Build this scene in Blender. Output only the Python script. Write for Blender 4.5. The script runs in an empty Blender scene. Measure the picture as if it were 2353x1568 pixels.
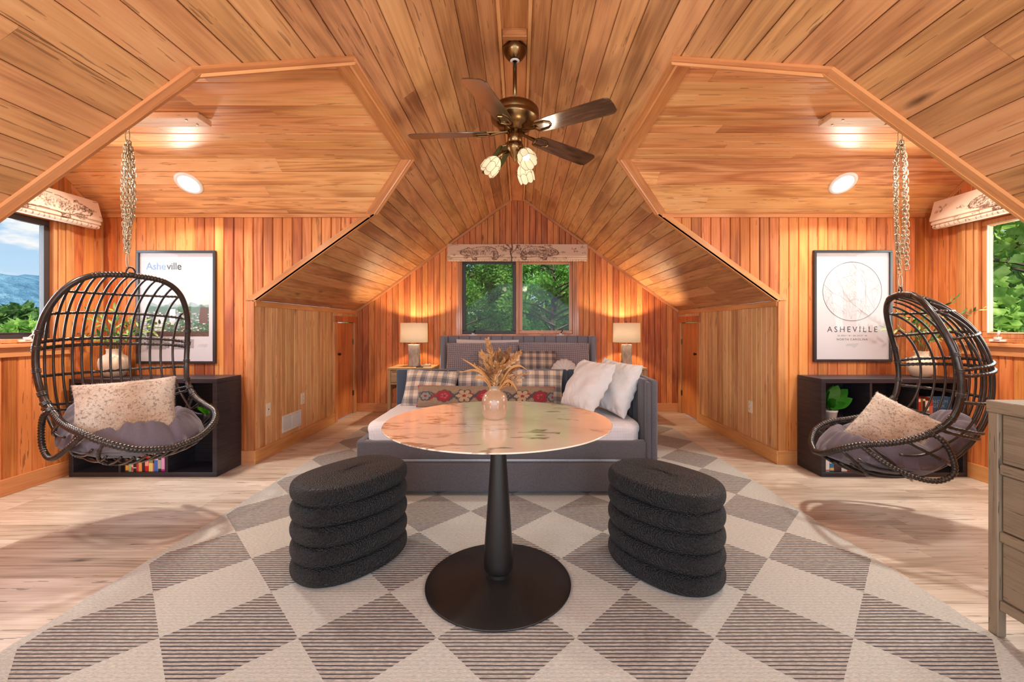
import bpy, bmesh, math, random
import numpy as np
from mathutils import Vector, Matrix, noise as mnoise
random.seed(11)
PI = math.pi
scn = bpy.context.scene
C = scn.collection

# ------------------------------------------------------------ camera, world, lights, exposure
cam_data = bpy.data.cameras.new('camera')
cam_data.lens = 15.0
cam_data.sensor_width = 36.0
cam_data.shift_x = -0.00744
cam_data.shift_y = -0.0136
cam_data.clip_start = 0.02
cam_data.clip_end = 3000
cam = bpy.data.objects.new('camera', cam_data)
cam.location = (0.03, 0, 1.18)
cam.rotation_euler = (PI/2, 0, 0)
C.objects.link(cam)
scn.camera = cam
scn.view_settings.view_transform = 'Standard'
scn.view_settings.look = 'None'
scn.view_settings.gamma = 1.0
scn.view_settings.use_curve_mapping = False
scn.view_settings.exposure = 0.0
scn.cycles.max_bounces = 9
scn.cycles.diffuse_bounces = 5
scn.cycles.glossy_bounces = 3
scn.cycles.transmission_bounces = 6
scn.cycles.transparent_max_bounces = 12
scn.cycles.caustics_reflective = False
scn.cycles.caustics_refractive = False
scn.cycles.sample_clamp_indirect = 6.0

CAN_E = 34.0; FAN_E = 2.5
world = bpy.data.worlds.new('sky')
scn.world = world
world.use_nodes = True
wt = world.node_tree
wt.nodes.clear()
def wn(t, **k):
    n = wt.nodes.new(t)
    for a, b in k.items(): setattr(n, a, b)
    return n
w_out = wn('ShaderNodeOutputWorld'); w_bg = wn('ShaderNodeBackground')
w_tc = wn('ShaderNodeTexCoord'); w_sep = wn('ShaderNodeSeparateXYZ')
w_ramp = wn('ShaderNodeValToRGB')
wt.links.new(w_tc.outputs['Generated'], w_sep.inputs[0])
wt.links.new(w_sep.outputs['Z'], w_ramp.inputs[0])
e = w_ramp.color_ramp.elements
e[0].position = 0.0; e[0].color = (0.34, 0.40, 0.36, 1)
e[1].position = 1.0; e[1].color = (0.10, 0.30, 0.80, 1)
for p, c in ((0.01, (0.72, 0.86, 0.98, 1)), (0.10, (0.52, 0.74, 0.97, 1)), (0.35, (0.26, 0.52, 0.95, 1))):
    x = e.new(p); x.color = c
w_map = wn('ShaderNodeMapping'); w_map.inputs['Scale'].default_value = (1, 1, 3.2)
w_noise = wn('ShaderNodeTexNoise'); w_noise.inputs['Scale'].default_value = 6.5
w_noise.inputs['Detail'].default_value = 8; w_noise.inputs['Roughness'].default_value = 0.55
w_cr = wn('ShaderNodeValToRGB')
w_cr.color_ramp.elements[0].position = 0.52; w_cr.color_ramp.elements[1].position = 0.60
w_mix = wn('ShaderNodeMixRGB'); w_mix.inputs[2].default_value = (1.0, 1.0, 1.0, 1)
wt.links.new(w_tc.outputs['Generated'], w_map.inputs[0]); wt.links.new(w_map.outputs[0], w_noise.inputs['Vector'])
wt.links.new(w_noise.outputs[0], w_cr.inputs[0]); wt.links.new(w_cr.outputs[0], w_mix.inputs[0])
wt.links.new(w_ramp.outputs[0], w_mix.inputs[1]); wt.links.new(w_mix.outputs[0], w_bg.inputs[0])
w_bg.inputs[1].default_value = 1.0
wt.links.new(w_bg.outputs[0], w_out.inputs[0])

sun = bpy.data.lights.new('sun', 'SUN'); sun.energy = 4.6; sun.angle = 0.02; sun.color = (1.0, 0.95, 0.86)
sun_o = bpy.data.objects.new('sun', sun); C.objects.link(sun_o)
sun_o.rotation_euler = (math.radians(38), 0, math.radians(8))     # high, from behind the camera
def area_light(name, loc, look, sx, sy, e, col):
    l = bpy.data.lights.new(name, 'AREA'); l.shape = 'RECTANGLE'; l.size = sx; l.size_y = sy; l.energy = e; l.color = col
    o = bpy.data.objects.new(name, l); C.objects.link(o); o.location = loc
    o.rotation_euler = Vector(look).to_track_quat('-Z', 'Y').to_euler(); return o
# daylight: through the three windows, plus a fill area light added behind the camera
area_light('rear_area_fill', (0, -1.9, 1.5), (0, 1, -.05), 4.0, 2.2, 110, (.74, .86, 1.0))
for x_, y_ in ((-1.9, -.95), (1.9, -.95)):             # unseen fill points added low at both sides behind the camera
    l_ = bpy.data.lights.new('rear_point_fill', 'POINT'); l_.energy = 95; l_.color = (.84, .92, 1.0); l_.shadow_soft_size = .18
    o_ = bpy.data.objects.new('rear_point_fill', l_); o_.location = (x_, y_, 1.35); C.objects.link(o_)
area_light('left_window_daylight', (-3.9, 2.655, 1.55), (1, 0, -.12), 1.25, .9, 36, (.78, .88, 1.0))
area_light('right_window_daylight', (3.9, 2.655, 1.55), (-1, 0, -.12), 1.25, .9, 36, (.84, .96, .95))

# ------------------------------------------------------------ helpers
def prop(o, label=None, cat=None, group=None, kind=None):
    if label: o['label'] = label
    if cat: o['category'] = cat
    if group: o['group'] = group
    if kind: o['kind'] = kind
    return o
def thing(name, label, cat, loc=(0, 0, 0), rz=0.0, group=None, kind=None):
    o = bpy.data.objects.new(name, None); C.objects.link(o)
    o.empty_display_size = 0.1
    o.location = loc; o.rotation_euler = (0, 0, rz)
    return prop(o, label, cat, group, kind)
def mesh_obj(name, me, mat=None, parent=None, mw=None):
    if mat is not None and len(me.materials) == 0: me.materials.append(mat)
    o = bpy.data.objects.new(name, me); C.objects.link(o)
    if parent is not None: o.parent = parent
    if mw is not None: o.matrix_local = mw
    return o
def pydata(name, vs, fs, mat=None, parent=None, smooth=False, mw=None):
    me = bpy.data.meshes.new(name)
    me.from_pydata([tuple(v) for v in vs], [], [tuple(f) for f in fs])
    if smooth: me.polygons.foreach_set('use_smooth', [True]*len(me.polygons))
    me.update()
    return mesh_obj(name, me, mat, parent, mw)
class MB:
    """collects pieces of ONE object"""
    def __init__(self): self.v = []; self.f = []
    def add(self, vs, fs):
        n = len(self.v); self.v += [tuple(p) for p in vs]; self.f += [tuple(i+n for i in f) for f in fs]; return self
    def box(self, x0, x1, y0, y1, z0, z1, m=None):
        vs = [(x, y, z) for x in (x0, x1) for y in (y0, y1) for z in (z0, z1)]
        if m is not None: vs = [tuple(m @ Vector(p)) for p in vs]
        return self.add(vs, [(0, 1, 3, 2), (4, 6, 7, 5), (0, 4, 5, 1), (2, 3, 7, 6), (0, 2, 6, 4), (1, 5, 7, 3)])
    def tube(self, pts, r, n=8, cap=True, closed=False):
        pts = [Vector(p) for p in pts]; N = len(pts)
        rs = r if isinstance(r, (list, tuple)) else [r]*N
        base = len(self.v); up = None
        for i, p in enumerate(pts):
            if closed: t = pts[(i+1) % N]-pts[i-1]
            else: t = pts[min(i+1, N-1)]-pts[max(i-1, 0)]
            if t.length < 1e-9: t = Vector((0, 0, 1))
            t.normalize()
            if up is None:
                a = Vector((0, 0, 1)) if abs(t.z) < .9 else Vector((1, 0, 0)); up = (a-t*a.dot(t)).normalized()
            else:
                up = up-t*up.dot(t)
                up = up.normalized() if up.length > 1e-6 else t.orthogonal().normalized()
            b = t.cross(up)
            for k in range(n):
                a = 2*PI*k/n
                self.v.append(tuple(p+(up*math.cos(a)+b*math.sin(a))*rs[i]))
        m = N if closed else N-1
        for i in range(m):
            j = (i+1) % N
            for k in range(n):
                l = (k+1) % n
                self.f.append((base+i*n+k, base+i*n+l, base+j*n+l, base+j*n+k))
        if cap and not closed:
            self.f.append(tuple(base+k for k in range(n))[::-1]); self.f.append(tuple(base+(N-1)*n+k for k in range(n)))
        return self
    def lathe(self, prof, n=32, cx=0, cy=0, cap=False):
        b = len(self.v)
        for r, z in prof:
            for k in range(n):
                a = 2*PI*k/n; self.v.append((cx+r*math.cos(a), cy+r*math.sin(a), z))
        for i in range(len(prof)-1):
            for k in range(n):
                l = (k+1) % n
                self.f.append((b+i*n+k, b+i*n+l, b+(i+1)*n+l, b+(i+1)*n+k))
        if cap:
            self.f.append(tuple(b+k for k in range(n))[::-1]); self.f.append(tuple(b+(len(prof)-1)*n+k for k in range(n)))
        return self
    def prism(self, poly, z0, z1):
        n = len(poly)
        vs = [(x, y, z0) for x, y in poly]+[(x, y, z1) for x, y in poly]
        fs = [tuple(range(n))[::-1], tuple(range(n, 2*n))]+[(i, (i+1) % n, n+(i+1) % n, n+i) for i in range(n)]
        return self.add(vs, fs)
    def out(self, name, mat, parent=None, smooth=False, mw=None, bevel=0, seg=2):
        o = pydata(name, self.v, self.f, mat, parent, smooth, mw)
        if bevel:
            b = o.modifiers.new('bevel', 'BEVEL'); b.width = bevel; b.segments = seg; b.limit_method = 'ANGLE'; b.harden_normals = False
        return o
def copy_tree(o, parent=None):
    c = o.copy(); C.objects.link(c)
    if parent is not None: c.parent = parent
    for ch in list(o.children): copy_tree(ch, c)
    return c
def frame_matrix(ex, ey, ez, o):
    m = Matrix.Identity(4)
    for i, a in enumerate((ex, ey, ez)):
        for j in range(3): m[j][i] = a[j]
    for j in range(3): m[j][3] = o[j]
    return m
def smoothstep(a, b, x):
    t = max(0., min(1., (x-a)/(b-a))); return t*t*(3-2*t)
def lerp(a, b, t): return a+(b-a)*t
def catmull(pts, n):
    """smooth curve through pts, n samples per span"""
    P = [Vector(p) for p in pts]; P = [P[0]*2-P[1]]+P+[P[-1]*2-P[-2]]; out = []
    for i in range(1, len(P)-2):
        for k in range(n):
            t = k/n
            out.append(0.5*((2*P[i])+(P[i+1]-P[i-1])*t+(2*P[i-1]-5*P[i]+4*P[i+1]-P[i+2])*t*t+(3*P[i]-P[i-1]-3*P[i+1]+P[i+2])*t**3))
    out.append(P[-2].copy()); return out

# ------------------------------------------------------------ materials
class NT:
    def __init__(self, name):
        self.m = bpy.data.materials.new(name); self.m.use_nodes = True
        self.t = self.m.node_tree; self.t.nodes.clear()
        self.o = self.n('ShaderNodeOutputMaterial')
        self.b = self.n('ShaderNodeBsdfPrincipled')
        self.l(self.b.outputs[0], self.o.inputs[0])
    def n(self, t, **k):
        x = self.t.nodes.new(t)
        for a, b in k.items():
            if a.startswith('i_'): x.inputs[int(a[2:])].default_value = b
            else: setattr(x, a, b)
        return x
    def l(self, a, b): self.t.links.new(a, b)
    def math(self, op, a, b=None, clamp=False):
        x = self.n('ShaderNodeMath', operation=op, use_clamp=clamp)
        for i, v in enumerate((a, b)):
            if v is None: continue
            if hasattr(v, 'is_linked'): self.l(v, x.inputs[i])
            else: x.inputs[i].default_value = v
        return x.outputs[0]
    def vmap(self, src, scale=(1, 1, 1), loc=(0, 0, 0), rot=(0, 0, 0)):
        x = self.n('ShaderNodeMapping'); x.inputs['Scale'].default_value = scale
        x.inputs['Location'].default_value = loc; x.inputs['Rotation'].default_value = rot
        self.l(src, x.inputs[0]); return x.outputs[0]
    def noise(self, vec, scale=5, detail=4, rough=.5, dist=0):
        x = self.n('ShaderNodeTexNoise'); x.inputs['Scale'].default_value = scale
        x.inputs['Detail'].default_value = detail; x.inputs['Roughness'].default_value = rough; x.inputs['Distortion'].default_value = dist
        if vec is not None: self.l(vec, x.inputs['Vector'])
        return x.outputs[0]
    def ramp(self, fac, stops, interp='LINEAR'):
        x = self.n('ShaderNodeValToRGB'); x.color_ramp.interpolation = interp
        el = x.color_ramp.elements
        el[0].position, el[0].color = stops[0][0], (*stops[0][1], 1)
        el[1].position, el[1].color = stops[-1][0], (*stops[-1][1], 1)
        for p, c in stops[1:-1]:
            q = el.new(p); q.color = (*c, 1)
        self.l(fac, x.inputs[0]); return x.outputs[0]
    def mix(self, fac, a, b, mode='MIX'):
        x = self.n('ShaderNodeMixRGB', blend_type=mode)
        for i, v in enumerate((fac, a, b)):
            if hasattr(v, 'is_linked'): self.l(v, x.inputs[i])
            elif isinstance(v, (tuple, list)): x.inputs[i].default_value = (*v[:3], 1)
            else: x.inputs[i].default_value = v
        return x.outputs[0]
    def bump(self, h, strength=.3, dist=.01):
        x = self.n('ShaderNodeBump'); x.inputs['Strength'].default_value = strength; x.inputs['Distance'].default_value = dist
        self.l(h, x.inputs['Height']); self.l(x.outputs[0], self.b.inputs['Normal']); return x
    def set(self, **k):
        for a, v in k.items():
            s = self.b.inputs[a.replace('_', ' ')]
            if hasattr(v, 'is_linked'): self.l(v, s)
            elif isinstance(v, (tuple, list)): s.default_value = (*v[:3], 1)
            else: s.default_value = v
        return self
    def tex(self, what='Object'): return self.n('ShaderNodeTexCoord').outputs[what]
def srgb(r, g, b):
    f = lambda c: (c/255/12.92) if c/255 <= .04045 else ((c/255+.055)/1.055)**2.4
    return (f(r), f(g), f(b))
def plain(name, col, rough=.5, metal=0., bump=0, bscale=200, var=.06, sheen=0., coat=0., scale=6):
    """a simple procedural material: base colour with slight mottling, optional fine relief"""
    t = NT(name); co = t.tex()
    nz = t.noise(co, scale, 4)
    c = t.mix(nz, tuple(x*(1-var) for x in col), tuple(min(1, x*(1+var)) for x in col))
    t.set(Base_Color=c, Roughness=rough, Metallic=metal)
    if bump: t.bump(t.noise(co, bscale, 2), bump, .002)
    if sheen: t.set(Sheen_Weight=sheen, Sheen_Roughness=.4)
    if coat: t.set(Coat_Weight=coat, Coat_Roughness=.08)
    return t.m
def wood(name, dark, mid, light, rough=.4, axis='X', g=1.0, tint=.22, knots=True, coat=0., streak=.5, cont=1.0, hue=.012):
    """boards: long grain along the object's own axis, a shift of tone from board to board"""
    t = NT(name); co = t.tex(); oi = t.n('ShaderNodeObjectInfo')
    cmb = t.n('ShaderNodeCombineXYZ')
    rnd = oi.outputs['Random']
    for i, k in enumerate((53.1, 91.7, 17.3)): t.l(t.math('MULTIPLY', rnd, k), cmb.inputs[i])
    va = t.n('ShaderNodeVectorMath', operation='ADD'); t.l(co, va.inputs[0]); t.l(cmb.outputs[0], va.inputs[1]); v = va.outputs[0]
    def sc(a, b):
        return {'X': (a, b, b), 'Y': (b, a, b), 'Z': (b, b, a)}[axis]
    low = t.noise(t.vmap(v, sc(.55*g, 5.5*g)), 1.0, 3, .5, .35)
    ringp = t.math('SINE', t.math('MULTIPLY', low, 46.0))
    ring = t.math('ADD', t.math('MULTIPLY', ringp, .5), .5)
    fine = t.noise(t.vmap(v, sc(2.2*g, 95*g)), 1.0, 4, .65)
    blot = t.noise(t.vmap(v, sc(1.1*g, 4*g)), 1.0, 3, .55)
    f = t.math('ADD', t.math('MULTIPLY', ring, .17*cont), t.math('ADD', t.math('MULTIPLY', fine, .45*streak+.1), t.math('MULTIPLY', blot, .55)))
    f = t.math('ADD', f, t.math('MULTIPLY', t.math('SUBTRACT', rnd, .5), tint*1.2))
    col = t.ramp(f, [(.30, dark), (.52, mid), (.80, light)])
    if knots:
        vk = t.n('ShaderNodeTexVoronoi'); vk.inputs['Scale'].default_value = 1.0
        t.l(t.vmap(v, sc(1.5*g, 5.2*g)), vk.inputs['Vector'])
        wob = t.math('ADD', vk.outputs['Distance'], t.math('MULTIPLY', t.math('SUBTRACT', t.noise(t.vmap(v, sc(12, 30)), 1, 3), .5), .10))
        k = t.math('SUBTRACT', 1.0, t.math('MULTIPLY', wob, 9.0), True)
        sepc = t.n('ShaderNodeSeparateColor'); t.l(vk.outputs['Color'], sepc.inputs[0])
        k = t.math('MULTIPLY', k, t.math('GREATER_THAN', sepc.outputs[0], .72))
        col = t.mix(k, col, tuple(x*.30 for x in dark))
        # mineral streaks: short dark flecks along the grain
        fl = t.noise(t.vmap(v, sc(5*g, 70*g)), 1.0, 2, .5)
        fm = t.math('MULTIPLY', t.math('GREATER_THAN', fl, .66), t.math('GREATER_THAN', blot, .50))
        col = t.mix(t.math('MULTIPLY', fm, .62), col, tuple(x*.5 for x in dark))
    h = t.n('ShaderNodeHueSaturation'); t.l(col, h.inputs['Color'])
    t.l(t.math('ADD', .5-hue/2, t.math('MULTIPLY', t.math('FRACT', t.math('MULTIPLY', rnd, 7.3)), hue)), h.inputs['Hue'])
    t.l(t.math('ADD', 1-tint*.45, t.math('MULTIPLY', t.math('FRACT', t.math('MULTIPLY', rnd, 13.7)), tint*.9)), h.inputs['Value'])
    t.set(Base_Color=h.outputs[0], Roughness=t.math('ADD', rough, t.math('MULTIPLY', fine, .12)))
    if coat: t.set(Coat_Weight=coat, Coat_Roughness=.15)
    t.bump(fine, .12, .001)
    return t.m
def vcol(name, rough=.7, sheen=0., bump=0., bscale=300, spec=.5):
    """colour carried by the mesh (woven or printed pattern)"""
    t = NT(name); a = t.n('ShaderNodeAttribute', attribute_name='Col')
    t.set(Base_Color=a.outputs['Color'], Roughness=rough)
    t.b.inputs['Specular IOR Level'].default_value = spec
    if sheen: t.set(Sheen_Weight=sheen)
    if bump: t.bump(t.noise(t.tex(), bscale, 2), bump, .002)
    return t.m
def glow(name, col, e):
    t = NT(name); t.set(Base_Color=col, Roughness=.5, Emission_Color=col, Emission_Strength=e); return t.m
def glass_mat(name, tintc=(1, 1, 1), refl=.5):
    t = NT(name); t.t.nodes.remove(t.b)
    tr = t.n('ShaderNodeBsdfTransparent'); tr.inputs[0].default_value = (*tintc, 1)
    gl = t.n('ShaderNodeBsdfGlossy'); gl.inputs['Roughness'].default_value = .02
    lw = t.n('ShaderNodeLayerWeight'); lw.inputs['Blend'].default_value = .5
    fr = t.math('ADD', .03, t.math('MULTIPLY', .9, t.math('POWER', lw.outputs['Facing'], 5.0)))
    mx = t.n('ShaderNodeMixShader')
    t.l(t.math('MULTIPLY', fr, refl*2, True), mx.inputs[0]); t.l(tr.outputs[0], mx.inputs[1]); t.l(gl.outputs[0], mx.inputs[2])
    t.l(mx.outputs[0], t.o.inputs[0]); return t.m

M = {}
M['ceil'] = wood('ceiling_maple', srgb(150, 98, 60), srgb(204, 148, 98), srgb(226, 178, 128), rough=.5, tint=.13, cont=.6)
M['dorm'] = wood('dormer_maple', srgb(178, 112, 62), srgb(234, 172, 112), srgb(247, 200, 144), rough=.46, tint=.13, cont=.7)
M['wall'] = wood('wall_pine', srgb(152, 78, 34), srgb(214, 132, 70), srgb(232, 162, 98), rough=.44, tint=.15, cont=.5, hue=.014)
M['knee'] = wood('knee_wall_pine', srgb(176, 124, 74), srgb(224, 176, 120), srgb(238, 198, 146), rough=.44, tint=.12, cont=.4)
for ax in 'XYZ':
    M['trim'+ax] = wood('trim_pine_'+ax.lower(), srgb(168, 104, 58), srgb(214, 148, 92), srgb(230, 170, 114), rough=.4, axis=ax, tint=.1, knots=False, coat=.25, cont=.4)
    M['base'+ax] = wood('pale_trim_'+ax.lower(), srgb(190, 128, 70), srgb(224, 166, 104), srgb(238, 190, 132), rough=.4, axis=ax, tint=.1, knots=False, coat=.25, cont=.4)
M['doorw'] = wood('door_veneer', srgb(156, 86, 42), srgb(200, 124, 66), srgb(218, 148, 90), rough=.38, axis='Z', tint=.1, knots=False, coat=.3)
M['gap'] = plain('groove_shadow_wood', srgb(96, 54, 28), .8)
M['floor'] = wood('oak_laminate', srgb(96, 82, 70), srgb(184, 168, 150), srgb(222, 210, 196), rough=.36, g=1.1, tint=.15, knots=True, streak=1.2, cont=.6, hue=.004)

# ------------------------------------------------------------ boards clipped to convex cells
def clip_half(poly, axis, val, keep_less):
    out = []
    for i in range(len(poly)):
        p, q = poly[i], poly[(i+1) % len(poly)]
        pin = (p[axis] <= val+1e-9) if keep_less else (p[axis] >= val-1e-9)
        qin = (q[axis] <= val+1e-9) if keep_less else (q[axis] >= val-1e-9)
        if pin: out.append(p)
        if pin != qin:
            t = (val-p[axis])/(q[axis]-p[axis]); out.append((p[0]+t*(q[0]-p[0]), p[1]+t*(q[1]-p[1])))
    return out
def area(poly): return abs(sum(poly[i][0]*poly[(i+1) % len(poly)][1]-poly[(i+1) % len(poly)][0]*poly[i][1] for i in range(len(poly))))/2
def planked(parent, o, ex, ey, n, cells, width, mat, seg=None, b_off=0.0, name='plank', cham=.003, depth=.005, gap=.0008, thick=.012, backing=.10, seed=1, stuff_back=True, dz=None, bcells=None):
    """cells: convex polygons in (a along the boards, b across). Each board is an object whose own x runs along it."""
    rnd = random.Random(seed)
    ex, ey, n, o = Vector(ex), Vector(ey), Vector(n), Vector(o)
    if ex.cross(ey).dot(n) < 0:
        ex = -ex; cells = [[(-a, b) for a, b in c] for c in cells]
        if bcells: bcells = [[(-a, b) for a, b in c] for c in bcells]
    bmin = min(b for c in cells for a, b in c); bmax = max(b for c in cells for a, b in c)
    amin = min(a for c in cells for a, b in c); amax = max(a for c in cells for a, b in c)
    if stuff_back and backing:
        mb = MB()
        for c in (bcells or cells):
            vs = [tuple(o+ex*a+ey*b-n*z) for z in (thick*.98, thick+backing) for a, b in c]; k = len(c)
            mb.add(vs, [tuple(range(k)), tuple(range(k, 2*k))[::-1]]+[(i, i+k, (i+1) % k+k, (i+1) % k) for i in range(k)])
        if isinstance(parent, dict):
            p = mb.out(parent['name'], M['gap']); prop(p, parent.get('label'), parent.get('cat'), None, 'structure'); parent = p
        else:
            mb.out('backing', M['gap'], parent)
    k0 = math.floor((bmin-b_off)/width); k = k0
    while b_off+k*width < bmax-1e-6:
        s0, s1 = b_off+k*width, b_off+(k+1)*width; k += 1
        cuts = [amin]
        if seg:
            x = amin+rnd.uniform(.2, 1)*seg[1]
            while x < amax-.15: cuts.append(x); x += rnd.uniform(*seg)
        cuts.append(amax)
        for c0, c1 in zip(cuts[:-1], cuts[1:]):
            pieces = []
            for c in cells:
                p = clip_half(c, 1, s0+gap/2, False)
                if len(p) > 2: p = clip_half(p, 1, s1-gap/2, True)
                if len(p) > 2 and seg:
                    p = clip_half(p, 0, c0+.0005, False)
                    if len(p) > 2: p = clip_half(p, 0, c1-.0005, True)
                if len(p) > 2 and area(p) > 1e-5: pieces.append(p)
            groups = []                                   # pieces that touch make one board
            for p in pieces:
                a0, a1 = min(q[0] for q in p), max(q[0] for q in p)
                hit = [g for g in groups if not (a0 > g[1]+1e-4 or a1 < g[0]-1e-4)]
                g2 = [a0, a1, [p]]
                for g in hit:
                    g2 = [min(g[0], g2[0]), max(g[1], g2[1]), g2[2]+g[2]]; groups.remove(g)
                groups.append(g2)
            for g in groups:
                mb = MB(); oa, ob = g[0], s0; mid = width/2; kk = (mid-cham)/(mid)
                d = rnd.uniform(-.0006, .0006) if dz is None else rnd.uniform(-dz, dz)
                for p in g[2]:
                    q = [(a-oa, b-ob) for a, b in p]; m = len(q)
                    qc = [(a, mid+(b-mid)*kk) for a, b in q]
                    vs = [(a, b, d) for a, b in qc]+[(a, b, -depth+d) for a, b in q]+[(a, b, -thick) for a, b in q]
                    fs = [tuple(range(m))]
                    sgn = sum(q[i][0]*q[(i+1) % m][1]-q[(i+1) % m][0]*q[i][1] for i in range(m))
                    for r in (0, m):
                        fs += [(r+i, r+m+i, r+m+(i+1) % m, r+(i+1) % m) for i in range(m)]
                    fs.append(tuple(range(2*m, 3*m))[::-1])
                    if sgn < 0: fs = [f[::-1] for f in fs]
                    mb.add(vs, fs)
                mb.out(name, mat, parent, mw=frame_matrix(ex, ey, n, o+ex*oa+ey*ob))
    return parent
def point(name, loc, e, col, r=.03, kind='POINT'):
    l = bpy.data.lights.new(name, kind); l.energy = e; l.color = col
    if kind == 'POINT': l.shadow_soft_size = r
    o = bpy.data.objects.new(name, l); o.location = loc; C.objects.link(o); return o
# ------------------------------------------------------------ the room shell
YF = 5.96                     # far wall
YN = -2.0                     # where the built part of the room ends behind the camera
KX = 2.25; KZ = 1.41          # knee walls
RZ = 3.04; PT = (RZ-KZ)/KX    # ridge height, pitch
TH = math.atan(PT); CT, ST = math.cos(TH), math.sin(TH)
DX = 3.57                     # outer wall of the dormers
D0, D1 = 1.64, 3.67           # dormer cheeks
F0, F1 = 2.065, 3.245         # flat part of the dormer ceiling
FZ, EZ = 2.465, 2.155         # flat ceiling height, eave height
xz = lambda z: (RZ-z)/PT
XF, XE = xz(FZ), xz(EZ)
BF, BE, BK = XF/CT, XE/CT, KX/CT

def side_word(s): return 'left' if s < 0 else 'right'
# main slopes
for s in (-1, 1):
    cells = [[(YN, 0), (YF, 0), (YF, BF), (YN, BF)],
             [(YN, BF), (F0, BF), (D0, BE), (YN, BE)],
             [(YN, BE), (D0, BE), (D0, BK), (YN, BK)],
             [(F1, BF), (YF, BF), (YF, BE), (D1, BE)],
             [(D1, BE), (YF, BE), (YF, BK), (D1, BK)]]
    planked({'name': 'ceiling', 'label': '%s slope of the maple plank cathedral ceiling' % side_word(s), 'cat': 'ceiling'},
            (0, 0, RZ), (0, 1, 0), (s*CT, 0, -ST), (-s*ST, 0, -CT), cells, BF/8, M['ceil'], seg=(1.6, 3.6), seed=5+s, cham=.0035, gap=.0024,
            bcells=[[(a+(.02 if (a >= F1-.01 and a < YF) else (-.02 if (YN < a <= F0) else 0)), b) for a, b in c] for c in cells])
# floor: laminate boards running across the room
cells = [[(-KX-.05, YN), (KX+.05, YN), (KX+.05, YF), (-KX-.05, YF)],
         [(KX+.05, D0), (DX, D0), (DX, D1), (KX+.05, D1)], [(-DX, D0), (-KX-.05, D0), (-KX-.05, D1), (-DX, D1)]]
planked({'name': 'floor', 'label': 'pale grey oak laminate plank floor', 'cat': 'floor'}, (0, 0, 0), (1, 0, 0), (0, 1, 0), (0, 0, 1),
        cells, .182, M['floor'], seg=(1.22, 1.22001), seed=3, cham=.0008, depth=.0012, gap=.0006, dz=0.0)
# dormers
for s in (-1, 1):
    w = side_word(s)
    planked({'name': 'ceiling', 'label': 'plank ceiling of the %s dormer, flat middle and sloping sides' % w, 'cat': 'ceiling'},
            (0, 0, FZ), (s, 0, 0), (0, 1, 0), (0, 0, -1), [[(XF, F0), (DX, F0), (DX, F1), (XF, F1)]], (F1-F0)/10, M['dorm'], bcells=[[(XF, F0), (DX+.14, F0), (DX+.14, F1), (XF, F1)]], gap=.0024, cham=.004, seg=(1.5, 3), seed=9+s)
    par = [o for o in C.objects if o.name.startswith('ceiling') and o.parent is None][-1]
    for yb, ye in ((F1, D1), (F0, D0)):
        d = Vector((0, ye-yb, EZ-FZ)); L = d.length; d.normalize()
        nn = Vector((0, d.z, -d.y)) if ye > yb else Vector((0, -d.z, d.y))
        if nn.z > 0: nn = -nn
        planked(par, (0, yb, FZ), (s, 0, 0), d, nn, [[(XF, 0), (DX, 0), (DX, L), (XE, L)]], L/4.4, M['dorm'], bcells=[[(XF+.05, -.04), (DX+.14, -.04), (DX+.14, L+.08), (XE+.08, L+.08)]], gap=.0024, cham=.004, seg=(1.5, 3), seed=19+s)
    # cheek walls, boards upright
    for y, ny in ((D1, -1), (D0, 1)):
        side = 'far' if ny < 0 else 'near'
        planked({'name': 'wall_'+w+'_dormer', 'label': '%s cheek wall of the %s dormer in upright orange boards' % (side, w), 'cat': 'wall'},
                (0, y, 0), (0, 0, 1), (s, 0, 0), (0, ny, 0), [[(KZ, KX), (EZ, XE), (EZ, KX)], [(0, KX), (EZ, KX), (EZ, DX), (0, DX)]], .0838, M['wall'], seed=29+s+y, cham=.0055, depth=.008, gap=.0022,
                bcells=[[(KZ+.04, KX), (EZ, XE+.06), (EZ, KX)], [(0, KX+.03), (EZ, KX), (EZ, DX), (0, DX)]])
    # outer wall with the window opening
    W0, W1, Z0, Z1 = 1.98, 3.33, 1.065, 2.03
    prof = [[(0, D0), (Z0, D0), (Z0, D1), (0, D1)], [(Z0, D0), (Z1, D0), (Z1, W0), (Z0, W0)], [(Z0, W1), (Z1, W1), (Z1, D1), (Z0, D1)],
            [(Z1, D0), (EZ, D0), (FZ, F0), (FZ, F1), (EZ, D1), (Z1, D1)]]
    planked({'name': 'wall_'+w, 'label': '%s outer wall of upright orange boards around the dormer window' % w, 'cat': 'wall'},
            (s*DX, 0, 0), (0, 0, 1), (0, 1, 0), (-s, 0, 0), prof, .0838*1.1, M['wall'], seed=39+s, cham=.0055, depth=.008, gap=.0022, b_off=.02)
    # knee walls
    DA, DB, DZ = 5.31, 5.86, 1.245
    planked({'name': 'wall_%s_knee' % w, 'label': '%s low knee wall of narrow pale beadboard with the small door' % w, 'cat': 'wall'},
            (s*KX, 0, 0), (0, 0, 1), (0, 1, 0), (-s, 0, 0),
            [[(0, D1), (KZ, D1), (KZ, DA), (0, DA)], [(DZ, DA), (KZ, DA), (KZ, DB), (DZ, DB)], [(0, DB), (KZ, DB), (KZ, YF), (0, YF)]],
            .0815, M['knee'], seed=49+s, cham=.0055, depth=.008, gap=.0022, b_off=D1, backing=.05)
    planked({'name': 'wall_%s_knee_near' % w, 'label': '%s low knee wall nearest the viewer, pale beadboard' % w, 'cat': 'wall'},
            (s*KX, 0, 0), (0, 0, 1), (0, 1, 0), (-s, 0, 0), [[(0, YN), (KZ, YN), (KZ, D0), (0, D0)]], .0815, M['knee'], seed=59+s, cham=.0055, depth=.008, gap=.0022, backing=.05)
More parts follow.
